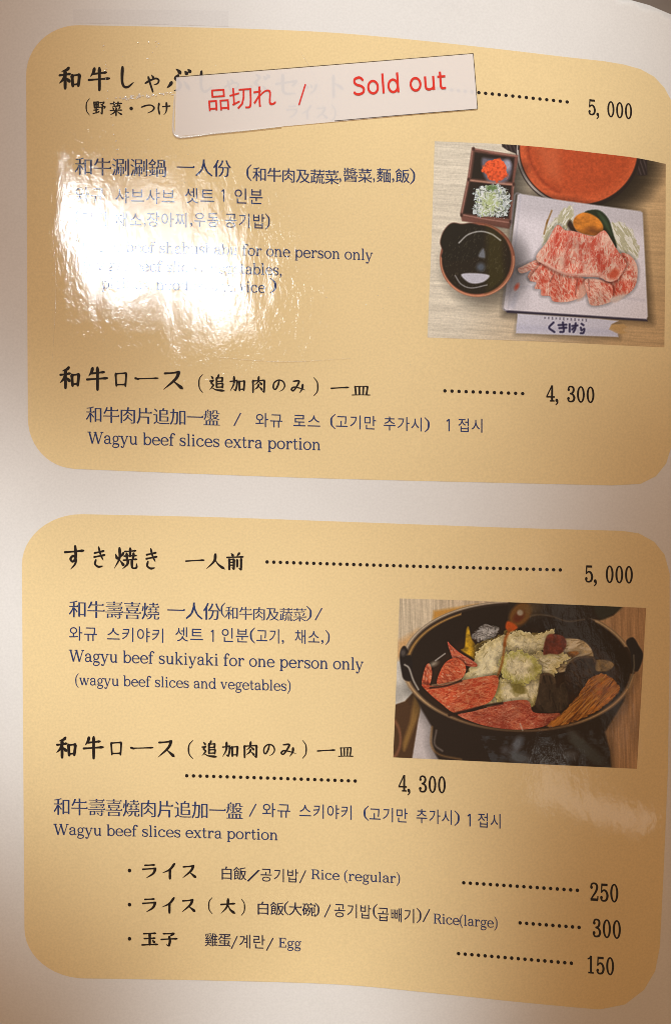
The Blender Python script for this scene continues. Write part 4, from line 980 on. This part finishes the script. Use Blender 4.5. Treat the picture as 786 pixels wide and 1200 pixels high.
    leaf([(586, 796), (604, 792), (628, 790), (640, 799), (637, 813), (624, 827), (604, 835), (588, 831), (580, 816)], (204, 188, 108), 309, 8, (1.0, 2.2))
    leaf([(588, 768), (606, 763), (624, 768), (633, 780), (628, 794), (612, 802), (597, 798), (586, 786)], (188, 184, 96), 311, 9, (.6, 2.4))
    p.put(p.ell(607, 807, 8, 6.5, .2) + (n - .5) * 8, (128, 118, 48), 2.5, None, .8); p.put(p.ell(626, 784, 5, 4) + (n - .5) * 6, (150, 144, 66), 3, None, .6)
    # beef
    red = (194, 82, 52)
    def beef(q, seed, rot, ln=red, fat=(226, 146, 106), amt=.58):
        d = p.sdf(q); p.mul(d - 1, .6, 3); mm = np.clip(.5 - d, 0, 1)[..., None]
        p.c = p.c * (1 - mm) + mm * p.meat(seed, rot, 9, 4.5, ln, fat, amt)
        p.strokes(d, 34, seed, [(226, 146, 108), (216, 120, 82)], (3, 8), (.6, 1.5), (rot - .7, rot + .7), .4)
        p.strokes(d, 12, seed + 1, [(242, 206, 178)], (1.2, 3), (.3, .6), (rot - .4, rot + .4), .6)
        p.strokes(d, 22, seed + 2, [(138, 44, 30)], (4, 10), (.3, .8), (rot - .5, rot + .5), .35)
        if 'beef' not in p.names: p.names.append('beef')
        p.id[d < 0] = p.names.index('beef')
    beef([(524, 752), (530, 758), (540, 766), (556, 776), (558, 781), (545, 780), (532, 774), (528, 766)], 31, .5, (194, 92, 76), (216, 134, 112), .56)
    beef([(514, 790), (522, 776), (534, 771), (544, 778), (545, 788), (538, 797), (524, 800), (512, 802)], 33, .4, (198, 84, 54))
    beef([(498, 782), (503, 778), (506, 790), (502, 804), (494, 802)], 35, 1.2, (186, 84, 62))
    p.put(p.ell(508, 778, 5, 2.6, -.4), (210, 200, 180), 2, None, .7)
    beef([(494, 802), (510, 804), (530, 800), (548, 796), (572, 792), (583, 793), (582, 808), (574, 822), (556, 830), (534, 836), (516, 824), (502, 812)], 37, -.2, (200, 86, 56))
    beef([(536, 838), (552, 834), (574, 828), (594, 822), (618, 821), (624, 834), (640, 836), (656, 836), (648, 846), (630, 853), (600, 855), (566, 850)], 39, -.1, (172, 80, 60), (206, 134, 108), .56)
    p.put(p.line([(504, 806), (520, 804), (540, 798)]) - 1, (42, 30, 26), 1.2, None, .95); p.put(p.line([(506, 803), (524, 801), (540, 795)]) - .7, (212, 176, 140), 1.2, None, .8)
    p.put(p.line([(526, 838), (550, 832), (570, 827), (588, 824)]) - 1.3, (44, 28, 26), 1.2, None, .95)
    p.put(p.line([(510, 774), (521, 766)]) - .7, (212, 208, 202), .9, None, .9)
    p.put(p.line([(609, 848), (612, 856)]) - .5, (216, 206, 196), .9, None, .8)
    item([(640, 746), (648, 743), (660, 746), (663, 756), (656, 766), (644, 766), (636, 766)], (128, 66, 52), 'simmered_food', 41, .3)
    for k, (q, ang) in enumerate((([(632, 796), (634, 790), (643, 789), (650, 795), (652, 806), (660, 800), (665, 812), (664, 828), (650, 835), (636, 834), (627, 826), (630, 812)], 1.4), ([(661, 792), (664, 780), (674, 771), (688, 769), (697, 772), (696, 786), (690, 800), (680, 810), (668, 812), (662, 804)], .8))):
        e_ = item(q, ((74, 62, 50), (62, 48, 42))[k], 'mushrooms', 43 + k, .35, (6, 6)); p.strokes(e_, 40, 44 + k, [(96, 80, 62), (78, 62, 50), (34, 25, 22)], (5, 14), (.4, 1), (ang - .25, ang + .25), .5, .2)
        p.put(np.maximum(np.abs(e_ + 1.2) - .6, Y - (800, 776)[k]), (134, 110, 86), 1.6, None, .75)
    en = [(640, 851), (656, 838), (676, 816), (690, 796), (702, 790), (716, 794), (725, 806), (718, 818), (700, 832), (680, 842), (658, 850)]
    d = item(en, (182, 120, 50), 'mushrooms', 45, .2, (6, 6), 1, 3); m = np.clip(.5 - d, 0, 1)[..., None]
    s_ = p.fbm(22, 2.2, 47, 3, -.72); p.c = p.c * (1 + m * (s_[..., None] - .5) * .6)
    p.strokes(d, 120, 47, [(220, 170, 98), (206, 146, 74), (186, 124, 58), (112, 66, 30)], (12, 30), (.3, .8), (-.95, -.62), .6, .12)
    for k in range(9):
        a = random.Random(k); p.put(p.ell(696 + a.random() * 26, 794 + a.random() * 18, 3.2, 2.6), (206 - 30 * a.random(), 142 - 30 * a.random(), 62), 1.6, None, .7)
    # bottle lip pouring the sauce
    b = p.sdf([(596, 700), (700, 704), (729, 710), (718, 721), (702, 727), (684, 724), (660, 722), (640, 722), (620, 730), (604, 738), (596, 735), (594, 722)], False)
    p.put(b, (52, 44, 38), 1.2, 'sauce_ladle'); p.put(p.sdf([(700, 707), (728, 710.5), (716, 721), (704, 726), (696, 716)]), (64, 72, 66), 2, None, .7)
    p.put(p.line([(606, 730), (625, 721), (645, 722), (664, 728), (684, 726)]) - .7, (122, 108, 90), 1.4, None, .8)
    p.put(p.ell(609, 720, 16, 11, -.9), (142, 96, 44), 2, 'sauce_ladle', .9); p.put(p.ell(608, 722, 8, 5, -.8), (112, 48, 24), 2); p.put(p.ell(609, 718, 3.6, 3.4), (206, 196, 184), 1.2)
    p.put(p.ell(620, 714, 14, 7, -.3), (126, 104, 68), 5, None, .6)
    p.put(p.sdf([(594, 728), (602, 731), (606, 736), (598, 740), (592, 736)]), (206, 98, 34), 1.2)
    p.put(p.line([(597, 738), (592, 748), (591, 756)]) - 1.6, (172, 98, 40), 1.4, None, .85); p.put(p.line([(591, 754), (588, 776), (583, 792)]) - 1.1, (158, 92, 36), 1.4, None, .8)
    p.build('dish_photo', MENU, 'printed photo of a black iron hotpot with beef and cabbage')
photo_sukiyaki()

# ------------------------------------------------------------------ the sold out label stuck over the first dish
cx, cy = 381, 112
LAB = thing('sold_out_label', 'white paper strip with red sold out lettering taped across the top dish name', 'label', tuple(proj(cx, cy, 0.0002)))
m, nt, pr = base_mat('label_paper', 0.6)
pr.inputs['Base Color'].default_value = (*lin((250, 245, 244)), 1)
tr = nt.nodes.new('ShaderNodeBsdfTransparent'); mx = nt.nodes.new('ShaderNodeMixShader'); mx.inputs[0].default_value = 0.24
nt.links.new(pr.outputs[0], mx.inputs[1]); nt.links.new(tr.outputs[0], mx.inputs[2])
nt.links.new(mx.outputs[0], nt.nodes['Material Output'].inputs['Surface'])
M_LABEL = m
ang = math.atan2(-28, 348)
TLl, TRl, BRl, BLl = (206.5, 90.5), (554, 62.8), (559, 127.3), (205, 159.8)
flat_print('label_paper', panel([TLl, TRl, BRl, BLl]), M_LABEL, LAB, 0.00028, False)
def strip(name, P, wpx, mat, parent, off, hgt=0.0):
    """a thin raised strip along photo-unit points"""
    C = catmull(P, 6); T = np.gradient(C, axis=0); T /= np.linalg.norm(T, axis=1)[:, None]; N = np.stack([-T[:, 1], T[:, 0]], -1)
    wv = wpx if np.ndim(wpx) else np.full(len(C), wpx)
    if np.ndim(wpx): wv = np.interp(np.linspace(0, 1, len(C)), np.linspace(0, 1, len(wpx)), wpx)
    rows = []
    for k, (s_, h) in enumerate(((-1, 0), (-.6, .7), (0, 1), (.6, .7), (1, 0))):
        Q = C + N * (wv * s_ / 2)[:, None]; rows.append(proj(Q[:, 0], Q[:, 1], off + hgt * h))
    V = np.concatenate(rows); n = len(C); F = []
    for k in range(4):
        for i in range(n - 1): F.append((k * n + i, k * n + i + 1, (k + 1) * n + i + 1, (k + 1) * n + i))
    F = np.array(F); a, b, c = V[F[:, 0]], V[F[:, 1]], V[F[:, 2]]
    if np.mean(np.cross(b - a, c - a)[:, 2]) < 0: F = F[:, ::-1]
    return link(name, mesh_np(name, V, F), mat, parent)
M_EDGE = speckled('label_border_dark', (58, 48, 48), 0.05, coat=0.3)  # thin dark line along the label's edges
for q in ([(207, 90.2), (380, 76.6), (554, 62.6)], [(554.2, 62.6), (556.8, 95), (559.2, 127.4)], [(559, 127.6), (470, 134.8), (392, 141.6)]):
    strip('border_line', q, .65, M_EDGE, LAB, 0.00036)
class Slant(Line):
    """lettering square to the tilted label"""
    def build(s, name, mat, parent, off, org, a, label=None):
        V = np.vstack(s.V); T = np.vstack(s.T); c, n = math.cos(a), math.sin(a)
        x = org[0] + V[:, 0] * c - V[:, 1] * n; y = org[1] + V[:, 0] * n + V[:, 1] * c
        P = proj(x, y, off); e = np.cross(P[T[:, 1]] - P[T[:, 0]], P[T[:, 2]] - P[T[:, 0]])[:, 2] < 0
        T = T.copy(); T[e] = T[e][:, ::-1]
        return link(name, mesh_np(name, P, T, False), mat, parent, label)
s = Slant()
for i, ch in enumerate('品切れ'):
    V, T = font_glyph(ch, 'plain'); V = V - np.array([.5, .375]); s.add(np.stack([15 + i * 26.8 + V[:, 0] * 28.5, -V[:, 1] * 28.5], -1), T)
V, T, a_ = latin('/'); s.add(np.stack([107 + V[:, 0] * 27, 10 - V[:, 1] * 28], -1), T)
s.build('red_lettering', M_RED, LAB, 0.0004, (241, 117.5), ang + .012)
s = Slant(); x = 0; tot = sum(latin('~' + c)[2] for c in 'Sold out')
for c in 'Sold out':
    V, T, a_ = latin('~' + c)
    if len(T): s.add(np.stack([x + V[:, 0] * 110 / tot, -V[:, 1] * 30], -1), T)
    x += a_ * 110 / tot
s.build('red_lettering', M_RED, LAB, 0.0004, (413, 111.5), ang + .012)
# the film that holds the label: its raised lower left edge, with the sheen put in as milky white
M_EDGE_SHEEN = clear_mat('film_edge_sheen', .35, .12, .6, (.97, .95, .93))
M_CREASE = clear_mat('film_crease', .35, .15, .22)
strip('film_edge_sheen', [(205, 110), (203.5, 135), (203, 152), (207, 159.5), (218, 160.5), (250, 156.5), (292, 152.6), (330, 148.5)], [1.4, 2.2, 2.6, 3.6, 3.2, 2.6, 1.6, .5], M_EDGE_SHEEN, LAB, 0.0003, 0.00022)
rnd = random.Random(4)
def specks(name, P, n, r0, r1, jit, mat, parent):
    """small milky blobs along a line: bubbles, and glints put in as whitish colour"""
    C = catmull(P, 10); Vs = []; Fs = []
    for i in range(n):
        c = C[rnd.randrange(len(C))] + np.array([rnd.uniform(-jit, jit), rnd.uniform(-jit, jit)])
        r = rnd.uniform(r0, r1); k = 7; st = rnd.uniform(.7, 1.6); a0 = rnd.uniform(0, 3)
        R = [(c[0] + r * st * math.cos(a0 + 2 * math.pi * j / k) * rnd.uniform(.7, 1.2), c[1] + r / st * math.sin(a0 + 2 * math.pi * j / k) * rnd.uniform(.7, 1.2)) for j in range(k)]
        b = len(Vs); Vs += [tuple(p) for p in proj(*np.array(R).T, .0002)]; Vs.append(tuple(proj(c[0], c[1], .0002 + .00025 * r / 2)))
        Fs += [(b + (j + 1) % k, b + j, b + k) for j in range(k)]
    return link(name, mesh_np(name, np.array(Vs), np.array(Fs)), mat, parent)
M_GLINT = clear_mat('milky_glints', .3, .1, .5, (.95, .92, .88))  # whitish diffuse colour stands in for glints on the film
specks('bubble_glints', [(138, 116), (160, 113.5), (182, 111.5), (206, 109)], 60, .5, 1.5, 1.8, M_GLINT, LAB)
specks('bubble_glints', [(121.5, 50), (124, 80), (128, 125), (136, 165), (142, 196)], 34, .3, .9, 1.2, M_GLINT, LAB)
specks('bubble_glints', [(160, 50), (185, 50), (178, 62), (170, 72)], 14, .3, .8, 1.0, M_GLINT, LAB)
# folds of the page's own film at the right, where it has come away from the print
M_FOLD = clear_mat('film_fold', .02, .25, .085)
rnd = random.Random(11)
SP = [(rnd.uniform(45, 470), rnd.uniform(45, 430)) for _ in range(60)]
specks('dust_sparkle', SP, 210, .22, .5, 9, M_GLINT, MENU)  # dust specks whose sparkle is painted in as milky white
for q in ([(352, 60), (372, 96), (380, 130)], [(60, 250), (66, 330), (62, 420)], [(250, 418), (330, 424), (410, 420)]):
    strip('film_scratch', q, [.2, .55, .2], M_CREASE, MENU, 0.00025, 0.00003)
